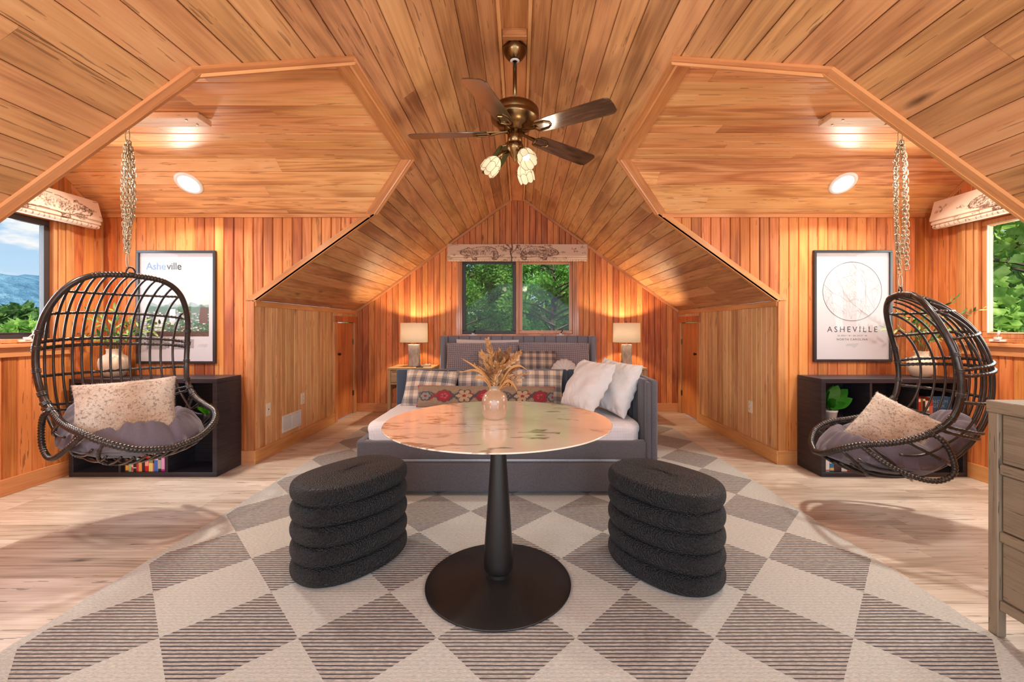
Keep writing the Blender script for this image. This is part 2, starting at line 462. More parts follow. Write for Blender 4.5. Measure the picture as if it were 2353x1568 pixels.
# far wall
WX, WZ0, WZ1 = .80, 1.055, 2.14
cf = lambda x: RZ-PT*abs(x)
planked({'name': 'wall_far', 'label': 'far gable wall of upright orange boards behind the bed', 'cat': 'wall'}, (0, YF, 0), (0, 0, 1), (1, 0, 0), (0, -1, 0),
        [[(0, -KX), (KZ, -KX), (cf(WX), -WX), (0, -WX)], [(0, -WX), (WZ0, -WX), (WZ0, WX), (0, WX)],
         [(WZ1, -WX), (cf(WX), -WX), (RZ, 0), (cf(WX), WX), (WZ1, WX)], [(0, WX), (cf(WX), WX), (KZ, KX), (0, KX)]],
        .0834, M['wall'], seed=71, cham=.005, depth=.008, gap=.0022)

# ------------------------------------------------------------ trims
tcount = [0]
def trim(name, p0, p1, w, t, up, mat, label, ext=0.0, off=0.0):
    """a board from p0 to p1; w along 'up', t out along the face normal (dir x up)"""
    p0, p1, up = Vector(p0), Vector(p1), Vector(up).normalized()
    d = (p1-p0); L = d.length; d.normalize(); up = (up-d*up.dot(d)).normalized(); n = d.cross(up)
    o = MB().box(-ext, L+ext, 0, w, off, off+t).out(name, M[mat+'X'], None, mw=frame_matrix(d, up, n, p0), bevel=.0025, seg=1)
    return prop(o, label, 'trim', None, 'structure')
for s in (-1, 1):
    w = side_word(s)
    # edge boards round the dormer opening: one face on the main slope, one reveal into the dormer
    sl = lambda y, b: Vector((s*b*CT, y, RZ-b*ST))
    ns = Vector((-s*ST, 0, -CT))
    path = [(YN-.0, D0, BK)]
    pts = [(D0, BK), (D0, BE), (F0, BF), (F1, BF), (D1, BE), (D1, BK)]
    for i in range(5):
        (ya, ba), (yb, bb) = pts[i], pts[i+1]
        A, B = sl(ya, ba), sl(yb, bb)
        d2 = Vector((yb-ya, bb-ba)); d2.normalize()
        # outward in the slope plane (away from the opening)
        cy, cb = 2.655, 2.1
        o2 = Vector((-d2.y, d2.x)); mid = Vector(((ya+yb)/2-cy, (ba+bb)/2-cb))
        if i == 2: mid = Vector((0, -1))
        if o2.dot(mid) < 0: o2 = -o2
        # mitred corners
        def miter(k):
            if k in (0, 5): return o2
            def onorm(j):
                (a1, b1), (a2, b2) = pts[j], pts[j+1]; dd = Vector((a2-a1, b2-b1)).normalized(); q = Vector((-dd.y, dd.x))
                mm = Vector(((a1+a2)/2-cy, (b1+b2)/2-cb)) if j != 2 else Vector((0, -1))
                return q if q.dot(mm) > 0 else -q
            a, b = onorm(k-1), onorm(k); m = (a+b).normalized(); return m/m.dot(a)
        m0, m1 = miter(i), miter(i+1); W_ = .034; T_ = .014; R_ = .075
        vs = []
        for (y, b, m) in ((ya, ba, m0), (yb, bb, m1)):
            for e_, t_ in ((-.012, 0), (W_, 0), (W_, T_), (-.012, T_)):
                vs.append(sl(y+m.x*e_, b+m.y*e_)+ns*t_)
        mb = MB().add(vs, [(0, 1, 2, 3), (7, 6, 5, 4), (0, 4, 5, 1), (1, 5, 6, 2), (2, 6, 7, 3), (3, 7, 4, 0)])
        # reveal board lining the opening edge inside the dormer
        nm = {0: Vector((0, 1, 0)), 4: Vector((0, -1, 0)), 2: Vector((0, 0, -1))}
        if i in (1, 3):
            dd = (B-A); along = Vector((s, 0, 0)); q = dd.cross(along).normalized()
            c = Vector((s*2, 2.655, 1.6)); q = q if (c-A).dot(q) > 0 else -q
        else: q = nm[i]
        vs = []
        for P in (A, B):
            for e_, t_ in ((-.03, 0), (R_, 0), (R_, .012), (-.03, .012)):
                vs.append(P+Vector((s, 0, 0))*e_+q*t_)
        mb2 = MB().add(vs, [(0, 1, 2, 3), (7, 6, 5, 4), (0, 4, 5, 1), (1, 5, 6, 2), (2, 6, 7, 3), (3, 7, 4, 0)])
        L = (B-A).length; d = (B-A).normalized(); y_ = ns.cross(d).normalized()
        mw = frame_matrix(d, y_, d.cross(y_), A); inv = mw.inverted()
        for nm_, b_ in (('edge', mb), ('reveal', mb2)):
            b_.v = [tuple(inv @ Vector(p)) for p in b_.v]
            o = b_.out('trim_1', M['trimX'], None, mw=mw)
            where = ['near lower', 'near upper', 'top', 'far upper', 'far lower'][i]
            prop(o, '%s board of the %s dormer opening, %s length' % ('edge' if nm_ == 'edge' else 'lining', w, where), 'trim', None, 'structure')
    # eave moulding inside the dormer, on the cheek walls
    for y, q in ((D1, -1), (D0, 1)):
        a, b = ((s*(XE+.03), y, EZ-.034), (s*DX, y, EZ-.034))
        if q*s > 0: a, b = b, a
        trim('trim_2', a, b, .032, .016, (0, 0, 1), 'trim', 'eave moulding on the %s cheek wall of the %s dormer' % ('far' if q < 0 else 'near', w))
    # rakes on the outer wall
    pr = [(D0, EZ), (F0, FZ), (F1, FZ), (D1, EZ)]
    for i in range(3):
        (ya, za), (yb, zb) = pr[i], pr[i+1]
        dn = Vector((0, zb-za, -(yb-ya))).normalized()
        A = Vector((s*DX, ya, za))+dn*.036; B = Vector((s*DX, yb, zb))+dn*.036
        if s < 0: A, B = B, A
        trim('trim_3', A, B, .036, .014, -dn, 'trim', '%s rake board on the %s outer wall under the dormer ceiling' % (['near', 'level', 'far'][i], w))
    # corner post at the far cheek / outer wall and at the knee wall corner
    MB().box(-.02, 0, -.02, 0, 0, EZ-.035, Matrix.Translation((s*DX if s > 0 else -DX+.02, D1, 0))).out('trim_4', M['trimZ'])
    prop(C.objects[-1], 'corner bead between the cheek wall and outer wall, %s dormer' % w, 'trim', None, 'structure')
    MB().box(-.03, .03, -.004, .006, 0, KZ-.01, Matrix.Translation((s*(KX+.03), D1-.006, 0))).out('trim_5', M['trimZ'])
    prop(C.objects[-1], 'flat corner board at the %s knee wall corner' % w, 'trim', None, 'structure')
    # knee wall cap moulding
    a, b = (s*KX, D1, KZ-.052), (s*KX, YF, KZ-.052)
    if s < 0: a, b = a, b
    A_, B_ = (a, b) if s < 0 else (b, a)
    trim('trim_6', A_, B_, .045, .013, (0, 0, 1), 'base', 'cap moulding along the top of the %s knee wall' % w)
    # rake of the far wall
    A, B = Vector((s*KX, YF, KZ)), Vector((0, YF, RZ))
    dn = Vector((-s*ST, 0, -CT)); A += dn*.034; B += dn*.034
    if s > 0: A, B = B, A
    trim('trim_7', A, B, .034, .022, -dn, 'trim', '%s rake moulding where the far wall meets the ceiling slope' % w)
    # baseboards
    for nm, a, b, m_, lb in (
        ('baseboard_%s_knee' % w, (s*KX, D1-.013, 0), (s*KX, 5.235, 0), 'base', 'pale baseboard of the %s knee wall' % w),
        ('baseboard_%s_dormer' % w, (s*KX, D1, 0), (s*DX, D1, 0), 'trim', 'orange baseboard under the %s poster wall' % w),
        ('baseboard_%s' % w, (s*DX, D0, 0), (s*DX, D1, 0), 'trim', 'orange baseboard under the %s dormer window' % w),
        ('baseboard_%s_near' % w, (s*KX, YN, 0), (s*KX, D0, 0), 'base', 'pale baseboard of the %s near knee wall' % w)):
        a, b = Vector(a), Vector(b)
        if nm.endswith('dormer'):
            if s < 0: a, b = b, a
        elif s > 0: a, b = b, a
        o = trim(nm, a, b, .118, .014, (0, 0, 1), m_, lb)
        o['category'] = 'baseboard'
for a, b, w in (((-KX, YF, 0), (-1.0, YF, 0), 'left'), ((1.0, YF, 0), (KX, YF, 0), 'right')):
    o = trim('baseboard_far_'+w, a, b, .118, .014, (0, 0, 1), 'trim', 'orange baseboard of the far wall, %s of the bed' % w); o['category'] = 'baseboard'

# ridge beam: a boxed channel with a recessed panel
rb = thing('ridge_beam', 'boxed wooden ridge beam running along the ceiling peak with the fan under it', 'beam', (0, 0, 0), kind='structure')
BZ = 2.935
def wbox(name, x0, x1, y0, y1, z0, z1, mat, parent=None, bevel=.003, mw=None):
    cx, cy, cz = (x0+x1)/2, (y0+y1)/2, (z0+z1)/2
    m = Matrix.Translation((cx, cy, cz))
    if mw is not None: m = mw @ m
    return MB().box(x0-cx, x1-cx, y0-cy, y1-cy, z0-cz, z1-cz).out(name, mat, parent, mw=m, bevel=bevel, seg=1)
wbox('side_board', -.10, -.078, YN, YF-.005, BZ, RZ, M['baseY'], rb)
wbox('side_board', .078, .10, YN, YF-.005, BZ, RZ, M['baseY'], rb)
wbox('bottom_panel', -.076, .076, 2.62, YF-.006, BZ+.012, BZ+.03, M['trimY'], rb)
o = wbox('recessed_panel', -.076, .076, YN, 2.58, BZ+.055, BZ+.075, M['doorY' if 'doorY' in M else 'trimY'], rb)
wbox('end_block', -.076, .076, 2.58, 2.62, BZ+.004, BZ+.09, M['trimX'], rb)

# ------------------------------------------------------------ windows
M['bronze'] = plain('bronze_sash_paint', srgb(58, 50, 50), .45)
M['glass'] = glass_mat('window_glass', (.98, .995, .99), .16)
M['white_enamel'] = plain('white_enamel', srgb(232, 232, 228), .35)
M['blackmetal'] = plain('black_metal', srgb(22, 22, 24), .4, metal=.6)
M['jamb'] = plain('pale_jamb_liner', srgb(214, 196, 176), .4)
scr = NT('insect_screen')
scr.t.nodes.remove(scr.b)
_tr = scr.n('ShaderNodeBsdfTransparent'); _df = scr.n('ShaderNodeBsdfDiffuse'); _df.inputs[0].default_value = (.12, .12, .12, 1); _mx = scr.n('ShaderNodeMixShader')
_mx.inputs[0].default_value = .16; scr.l(_tr.outputs[0], _mx.inputs[1]); scr.l(_df.outputs[0], _mx.inputs[2]); scr.l(_mx.outputs[0], scr.o.inputs[0]); M['screen'] = scr.m
def bars4(mb, x0, x1, z0, z1, w, y0, y1):
    mb.box(x0, x1, y0, y1, z0, z0+w); mb.box(x0, x1, y0, y1, z1-w, z1)
    mb.box(x0, x0+w, y0, y1, z0+w, z1-w); mb.box(x1-w, x1, y0, y1, z0+w, z1-w); return mb
def make_window(num, label, mw, hw, z0, z1, sashes, casing_w, outer):
    """local frame: x across the wall, y outward from the room, z up; wall face at y=0, opening +-hw"""
    root = prop(bpy.data.objects.new('window_%d' % num, None), label, 'window', None, 'structure'); C.objects.link(root); root.matrix_world = mw
    mb = MB(); bars4(mb, -hw, hw, z0, z1, .028, 0.0, .11); mb.box(-.022, .022, .01, .10, z0+.028, z1-.028)
    mb.out('window_frame', M['trimZ'], root, bevel=.002, seg=1)
    # casing of stepped boards on the wall face
    mb = MB()
    for a in (-1, 1):
        xa, xb = sorted((a*(hw-.006), a*(hw+casing_w)))
        mb.box(xa, xb, -.016, 0, z0-.02, z1+.07)
        xa, xb = sorted((a*(hw+casing_w*.35), a*(hw+casing_w*.62)))
        mb.box(xa, xb, -.026, -.016, z0-.02, z1+.07)
    mb.box(-hw, hw, -.018, 0, z1-.006, z1+.07)
    mb.out('casing', M['trimZ'], root, bevel=.002, seg=1)
    mb = MB(); mb.box(-hw-casing_w-.02, hw+casing_w+.02, -.045, .03, z0-.030, z0-.004); mb.out('window_sill', M['trimX'], root, bevel=.004)
    mb = MB(); mb.box(-hw-casing_w, hw+casing_w, -.018, 0, z0-.098, z0-.030); mb.out('apron', M['trimX'], root, bevel=.002, seg=1)
    for (xa, xb, dark, hx) in sashes:
        mb = MB(); bars4(mb, xa, xb, z0+.03, z1-.03, .042 if dark else .048, .035, .075)
        s_ = mb.out('sash', M['bronze'] if dark else M['trimZ'], root, bevel=.004, seg=1)
        if dark: s_['label'] = 'dark bronze sash'
        mb = MB(); bars4(mb, xa+.040, xb-.040, z0+.068, z1-.068, .007, .030, .05); mb.out('glazing_bead', M['jamb'] if not dark else M['bronze'], s_)
        mb = MB(); mb.box(xa+.045, xb-.045, .054, .058, z0+.073, z1-.073); mb.out('pane', M['glass'], s_)
        if dark and num == 1:
            mb = MB(); mb.add([(xa+.04, .045, z0+.07), (xb-.04, .045, z0+.07), (xb-.04, .045, z1-.07), (xa+.04, .045, z1-.07)], [(0, 1, 2, 3)]); mb.out('insect_screen', M['screen'], s_)
        # crank operator
        mb = MB(); mb.box(hx-.055, hx+.055, -.012, .02, z0+.006, z0+.022); mb.box(hx-.018, hx+.018, -.02, .01, z0+.020, z0+.042)
        c_ = mb.out('crank', M['white_enamel'], root, bevel=.004)
        mb = MB().tube([(hx, -.012, z0+.035), (hx+.02, -.022, z0+.06), (hx+.028, -.026, z0+.085)], [.006, .005, .008], 8)
        mb.out('handle', M['blackmetal' if num == 1 else 'white_enamel'], c_, smooth=True)
    return root
make_window(1, 'twin casement window in the far gable wall above the headboard', Matrix.Translation((0, YF, 0)), WX, WZ0, WZ1,
            [(-.772, -.022, True, -.62), (.022, .772, False, .60)], .055, 1)
make_window(2, 'left dormer window with a dark sash looking onto the hills',
            frame_matrix((0, 1, 0), (-1, 0, 0), (0, 0, 1), (-DX, 2.655, 0)), .675, Z0, Z1, [(-.647, -.022, True, -.4), (.022, .647, True, .46)], .105, 1)
make_window(3, 'right dormer window with a wooden sash looking onto the leafy slope',
            frame_matrix((0, -1, 0), (1, 0, 0), (0, 0, 1), (DX, 2.655, 0)), .675, Z0, Z1, [(-.647, -.022, False, -.50), (.022, .647, False, .4)], .105, 1)

# ------------------------------------------------------------ small knee wall doors
M['brass'] = plain('aged_brass', srgb(120, 88, 52), .35, metal=1)
M['knob'] = plain('dark_knob', srgb(48, 34, 26), .35, metal=.5)
for s, num in ((-1, 1), (1, 2)):
    mw = frame_matrix((0, 1, 0), (-s, 0, 0), (0, 0, 1), (s*KX, 0, 0))       # x = along the wall (world y), y = into the room
    root = prop(bpy.data.objects.new('door_%d' % num, None), 'small wooden attic door in the %s knee wall' % side_word(s), 'door', None, 'structure'); C.objects.link(root)
    root.matrix_world = mw
    MB().box(DA+.012, DB-.012, -.028, -.004, .012, DZ-.01).out('door_panel', M['doorw'], root, bevel=.003)
    mb = MB(); mb.box(DA-.075, DA+.006, -.002, .016, 0, DZ+.075); mb.box(DB-.006, DB+.075, -.002, .016, 0, DZ+.075); mb.out('door_casing', M['trimZ'], root, bevel=.003)
    mb = MB(); mb.box(DA-.085, DB+.085, -.002, .021, DZ-.004, DZ+.075); mb.out('head_casing', M['doorw'], root, bevel=.003)
    mb = MB().lathe([(0, .032), (.012, .032), (.017, .024), (.017, .016), (.009, .010), (.007, 0), (.014, -.004)], 16)
    k = mb.out('door_knob', M['knob'], root, smooth=True, mw=frame_matrix((1, 0, 0), (0, 0, -1), (0, 1, 0), (DA+.055, 0, .84)))
    for z in (.28, .98):
        mb = MB().tube([(DB-.012, .004, z-.035), (DB-.012, .004, z+.035)], .006, 8); mb.box(DB-.03, DB-.012, -.005, -.002, z-.035, z+.035)
        mb.out('hinge', M['brass'], root)
# ------------------------------------------------------------ rug
rug_m = NT('woven_diamond_rug')
_co = rug_m.tex(); _s = rug_m.n('ShaderNodeSeparateXYZ'); rug_m.l(_co, _s.inputs[0])
_wob = rug_m.noise(_co, 60, 2); _w = rug_m.math('MULTIPLY', rug_m.math('SUBTRACT', _wob, .5), .016)
RA, RB = .2615, .2765
_x = rug_m.math('ADD', rug_m.math('DIVIDE', rug_m.math('ADD', _s.outputs[0], .02), 2*RA), _w)
_y = rug_m.math('DIVIDE', rug_m.math('SUBTRACT', _s.outputs[1], 1.607), 2*RB)
_u = rug_m.math('ROUND', rug_m.math('ADD', _x, _y)); _v = rug_m.math('ROUND', rug_m.math('SUBTRACT', _x, _y))
_par = rug_m.math('ABSOLUTE', rug_m.math('MODULO', rug_m.math('ADD', _u, _v), 2.0))
_dark = rug_m.math('LESS_THAN', _par, .5)
# a plain border along the long edges
_edge = rug_m.math('LESS_THAN', rug_m.math('ABSOLUTE', _s.outputs[0]), 1.80)
_dark = rug_m.math('MULTIPLY', _dark, _edge)
_yarn = rug_m.math('FRACT', rug_m.math('DIVIDE', rug_m.math('ADD', _s.outputs[1], rug_m.math('MULTIPLY', rug_m.noise(rug_m.vmap(_co, (3, 9, 1)), 1, 2), .006)), .0178))
_tri = rug_m.math('ABSOLUTE', rug_m.math('SUBTRACT', _yarn, .5))
_cell = rug_m.n('ShaderNodeTexWhiteNoise', noise_dimensions='2D'); _cb = rug_m.n('ShaderNodeCombineXYZ'); rug_m.l(_u, _cb.inputs[0]); rug_m.l(_v, _cb.inputs[1]); rug_m.l(_cb.outputs[0], _cell.inputs['Vector'])
_thr = rug_m.math('ADD', .20, rug_m.math('MULTIPLY', rug_m.noise(rug_m.vmap(_co, (26, 220, 1)), 1, 3, .7), .16))
_line = rug_m.math('MULTIPLY', rug_m.math('SUBTRACT', rug_m.math('SUBTRACT', _tri, _thr), 0), 9.0, True)
_line = rug_m.math('ADD', _line, 0, True)
_fib = rug_m.noise(rug_m.vmap(_co, (60, 330, 1)), 1, 3, .7)
_lightc = rug_m.ramp(_fib, [(.25, srgb(150, 150, 146)), (.55, srgb(192, 193, 188)), (.8, srgb(212, 212, 208))])
_greyy = rug_m.ramp(rug_m.noise(rug_m.vmap(_co, (40, 120, 1)), 1, 3, .7), [(.3, srgb(142, 138, 134)), (.7, srgb(194, 190, 184))])
_darky = rug_m.mix(_cell.outputs[0], srgb(58, 60, 70), srgb(84, 82, 84))
_dcol = rug_m.mix(_line, _greyy, _darky)
_col = rug_m.mix(_dark, _lightc, _dcol)
rug_m.set(Base_Color=_col, Roughness=.95); rug_m.b.inputs['Specular IOR Level'].default_value = .15
rug_m.bump(rug_m.math('ADD', _fib, _tri), .35, .004)
mb = MB()
rx = [(-1.855, .50), (1.845, .50), (1.815, 5.14), (-1.80, 5.14)]
N = 60; vs = []
def rug_pt(i, k, z):
    t = i/N; l = lerp(-1.86, -1.805, t)+.003*math.sin(i*1.7); r = lerp(1.85, 1.812, t)+.003*math.sin(i*2.3)
    return (lerp(l, r, k), lerp(.5, 5.14, t), z)
for i in range(N+1):
    vs += [rug_pt(i, 0, 0.0005), rug_pt(i, .002, .009), rug_pt(i, .998, .009), rug_pt(i, 1, .0005)]
fs = []
for i in range(N):
    for k in range(3): fs.append((i*4+k, i*4+k+1, (i+1)*4+k+1, (i+1)*4+k))
fs += [(0, 1, 2, 3), tuple(N*4+k for k in (3, 2, 1, 0))]
o = pydata('rug', vs, [f[::1] for f in fs], rug_m.m); prop(o, 'large flat-woven rug of cream and striped charcoal diamonds under the table', 'rug')
RUGZ = .009

# ------------------------------------------------------------ pedestal table
TX, TY = -.067, 1.962
mar = NT('veined_ceramic_top')
_co = mar.tex()
def vein(sc, w, dist, seed, rot=.5):
    v = mar.vmap(_co, (sc*.75, sc*2.5, sc), (seed, seed*.7, 0), (0, 0, rot))
    wv = mar.noise(v, 1, 5, .55, dist); return mar.math('SUBTRACT', 1.0, mar.math('MULTIPLY', mar.math('ABSOLUTE', mar.math('SUBTRACT', wv, .5)), w), True)
v1 = mar.math('MULTIPLY', vein(1.5, 60, .2, 3.3, -.25), mar.math('GREATER_THAN', mar.noise(_co, 2.1, 2), .46))
v2 = mar.math('MULTIPLY', vein(2.2, 75, .25, 8.1, -.12), mar.math('GREATER_THAN', mar.noise(mar.vmap(_co, (1, 1, 1), (5, 2, 0)), 2.6, 2), .5))
vein_ = mar.math('MAXIMUM', v1, mar.math('MULTIPLY', v2, .6))
cloud = mar.ramp(mar.noise(_co, 4, 5, .6), [(.35, srgb(230, 216, 200)), (.7, srgb(242, 232, 220))])
mar.set(Base_Color=mar.mix(mar.math('MULTIPLY', vein_, .85), cloud, srgb(112, 84, 62)), Roughness=.13, Coat_Weight=.8, Coat_Roughness=.10)
M['steel_black'] = plain('black_powder_coat', srgb(20, 19, 20), .42, var=.15, bump=.08, bscale=900)
t = thing('pedestal_table', 'round pedestal table with a veined cream top and black trumpet base on the rug', 'table', (TX, TY, 0))
MB().lathe([(0, .7375), (.478, .7375), (.500, .742), (.5115, .7465), (.5125, .7495), (.5105, .7515), (0, .7515)], 128).out('tabletop', mar.m, t, smooth=False)
t.children[0].data.polygons.foreach_set('use_smooth', [True]*len(t.children[0].data.polygons))
bpy_m = t.children[0].modifiers.new('split', 'EDGE_SPLIT'); bpy_m.split_angle = .5
MB().lathe([(0, RUGZ+.001), (.325, RUGZ+.001), (.331, RUGZ+.004), (.3315, RUGZ+.008), (.327, RUGZ+.011), (.25, .026), (.15, .037), (.09, .046), (0, .048)], 96).out('base', M['steel_black'], t, smooth=True)
prof = [(0, .060), (.050, .060), (.062, .066), (.067, .080), (.0675, .11), (.065, .17), (.058, .27), (.049, .40), (.040, .53), (.033, .65), (.031, .70), (.031, .728)]
MB().lathe([(.055, .046), (.055, .064)], 32).lathe(prof, 48).out('column', M['steel_black'], t, smooth=True)
MB().lathe([(0, .722), (.12, .722), (.12, .7365), (0, .7365)], 40).out('mounting_plate', M['steel_black'], t)
TABZ = .7515

# vase with dried stems on the table
vz = NT('speckled_glaze'); _co = vz.tex(); _s = vz.n('ShaderNodeSeparateXYZ'); vz.l(_co, _s.inputs[0])
_sp = vz.math('GREATER_THAN', vz.noise(_co, 420, 2), .62)
_bc = vz.ramp(vz.math('MULTIPLY', _s.outputs[2], 6.5), [(.0, srgb(190, 160, 136)), (.35, srgb(164, 132, 108)), (.85, srgb(176, 144, 116)), (1, srgb(140, 128, 112))])
vz.set(Base_Color=vz.mix(vz.math('MULTIPLY', _sp, .35), _bc, srgb(112, 80, 60)), Roughness=.22, Coat_Weight=.5)
VX, VY = -.088, 2.01
t = thing('ceramic_vase', 'small speckled tan ceramic vase at the centre of the marble table', 'vase', (VX, VY, TABZ))
MB().lathe([(0, 0), (.046, 0), (.050, .004), (.056, .022), (.0605, .05), (.0605, .085), (.055, .104), (.042, .120), (.029, .129), (.0255, .134), (.0255, .147), (.0285, .151), (.0285, .154), (.0245, .154), (.0215, .149), (.0215, .13), (.03, .12)], 56).out('body', vz.m, t, smooth=True)
M['dry1'] = plain('dried_gold_leaf', srgb(180, 130, 78), .7, var=.35, scale=60)
M['dry2'] = plain('dried_brown_leaf', srgb(128, 86, 52), .75, var=.3, scale=60)
M['dry3'] = plain('dried_pale_leaf', srgb(208, 174, 136), .7, var=.2, scale=60)
M['drystem'] = plain('dry_stem', srgb(150, 98, 50), .8)
M['berry'] = plain('olive_seed_heads', srgb(74, 66, 34), .6, var=.3, scale=80)
bq = thing('dried_bouquet', 'bouquet of golden dried ferns, grasses and leaves in the tan vase', 'dried flowers', (VX, VY, TABZ+.13))
rnd = random.Random(4)
def leaf_geo(mb, p, d, up, L, w, curl=.2, seg=3):
    d = Vector(d).normalized(); up = Vector(up); s_ = d.cross(up)
    if s_.length < 1e-4: s_ = d.orthogonal()
    s_.normalize(); n_ = s_.cross(d).normalized(); p = Vector(p); vs = []
    for i in range(seg+1):
        t_ = i/seg; ww = w*math.sin(PI*min(1, .12+t_*.88))**.8 if i < seg else 0.0
        c = p+d*(L*t_)+n_*(curl*L*t_*t_)
        vs += [c-s_*ww/2, c+n_*(-ww*.12), c+s_*ww/2]
    fs = []
    for i in range(seg):
        for k in (0, 1): fs.append((i*3+k, i*3+k+1, (i+1)*3+k+1, (i+1)*3+k))
    mb.add(vs, fs)
def dried_frond(tipx, tipy, tipz, mat, L=.03, w=.011, n=22, sp=.35, start=.35, fl=1.0):
    base = Vector((rnd.uniform(-.01, .01), rnd.uniform(-.01, .01), -.05)); tip = Vector((tipx, tipy, tipz))
    mid = Vector((tipx*.28, tipy*.28, tipz*.55)); pts = catmull([base, mid, tip], 8)
    o_ = MB().tube(pts, [.0022*(1-.6*i/len(pts)) for i in range(len(pts))], 5).out('dried_frond', M['drystem'], bq, smooth=True)
    mb = MB()
    for i in range(n):
        t_ = start+(1-start)*i/(n-1); q = t_*(len(pts)-1); a = pts[int(q)]; b = pts[min(int(q)+1, len(pts)-1)]; p = a.lerp(b, q-int(q))
        ax = (pts[min(int(q)+1, len(pts)-1)]-pts[max(int(q)-1, 0)]).normalized()
        for sd in (-1, 1):
            out = (ax.cross(Vector((rnd.uniform(-.4, .4), -1, rnd.uniform(-.4, .4))))*sd).normalized()
            d = ax*(.75+.4*t_)+out*fl*(1.05-t_*.5)+Vector((0, rnd.uniform(-.5, .5), rnd.uniform(-.1, .1)))
            leaf_geo(mb, p, d, Vector((rnd.uniform(-.5, .5), -1, rnd.uniform(-.3, .6))), L*(1.25-.75*t_)*rnd.uniform(.5, 1.25), w*rnd.uniform(.4, .75), rnd.uniform(-.1, .4), 2)
    l_ = mb.out('leaflets', mat, o_); l_['kind'] = 'stuff'
    return o_
# px offset from vase mouth (in m): 1 px at 2.01 m = 2.05 mm
for (x, z, m, L, w, n) in ((-.030, .235, 'dry1', .040, .014, 26), (.120, .175, 'dry1', .045, .016, 22), (.035, .175, 'dry2', .036, .014, 24), (.07, .185, 'dry2', .036, .013, 22),
                           (-.06, .175, 'dry1', .042, .015, 22), (-.045, .13, 'dry3', .04, .016, 18), (.05, .15, 'dry2', .05, .015, 20), (.09, .13, 'dry1', .045, .015, 20), (.11, .155, 'dry3', .035, .014, 20),
                           (.01, .16, 'dry2', .045, .016, 22), (-.015, .19, 'dry1', .03, .014, 22), (.02, .12, 'dry1', .05, .018, 16), (-.07, .09, 'dry2', .04, .014, 16), (.08, .09, 'dry2', .05, .015, 18),
                           (-.09, .12, 'dry1', .03, .010, 14), (.03, .10, 'dry3', .05, .014, 14), (-.02, .09, 'dry2', .05, .014, 14), (.06, .07, 'dry1', .05, .015, 14)):
    dried_frond(x, rnd.uniform(-.07, .07), z, M[m], L, w, n)
for q_ in range(30):
    dried_frond(rnd.gauss(.025, .045), rnd.uniform(-.08, .06), rnd.uniform(.09, .20), M[rnd.choice(('dry1', 'dry2', 'dry3', 'dry1'))], rnd.uniform(.022, .034), .009, 26, start=.3)
for (x, z) in ((.155, .085), (.115, .04), (.13, .06), (.10, .03)):     # ochre leaf sprays low on the right
    dried_frond(x, rnd.uniform(-.05, .02), z, M['dry1'], .028, .012, 8, start=.45, fl=.8)
for (pts) in (([(0, 0, -.03), (-.03, -.02, .06), (-.09, -.03, .115), (-.155, -.03, .155)]), ([(0, 0, -.03), (-.03, -.03, .05), (-.08, -.04, .098), (-.165, -.05, .09)]),
              ([(0, 0, -.03), (-.04, -.03, .05), (-.085, -.04, .062), (-.098, -.05, .01)]), ([(0, 0, -.03), (.06, -.03, .09), (.11, -.03, .12), (.155, -.04, .10)]), ([(0, 0, -.02), (.06, -.04, .05), (.10, -.06, .02), (.115, -.07, -.03)])):
    P = catmull(pts, 8); mb = MB(); vs = []
    for i, p in enumerate(P):
        t_ = i/(len(P)-1); ww = .0068*math.sin(PI*min(1, .15+.85*t_)) + .0004
        vs += [p+Vector((0, 0, ww)), p+Vector((0, -ww*.4, 0)), p-Vector((0, 0, ww))]
    for i in range(len(P)-1):
        mb.f += [(i*3, i*3+1, i*3+4, i*3+3), (i*3+1, i*3+2, i*3+5, i*3+4)]
    mb.v = [tuple(v) for v in vs]; mb.out('grass_blade', M['dry1'], bq)
mb = MB().tube(catmull([(0, 0, -.03), (-.03, .0, .07), (-.075, .01, .135)], 6), .0014, 5); sd = mb.out('seed_stem', M['drystem'], bq)
mb = MB()
for i in range(46):
    c = Vector((-.078+rnd.gauss(0, .012), rnd.gauss(0, .012), .128+rnd.gauss(0, .016))); r_ = rnd.uniform(.0018, .0032)
    mb.add([c+Vector(q)*r_ for q in ((1, 0, 0), (-1, 0, 0), (0, 1, 0), (0, -1, 0), (0, 0, 1), (0, 0, -1))], [(0, 2, 4), (2, 1, 4), (1, 3, 4), (3, 0, 4), (2, 0, 5), (1, 2, 5), (3, 1, 5), (0, 3, 5)])
x = mb.out('seeds', M['berry'], sd); x['kind'] = 'stuff'

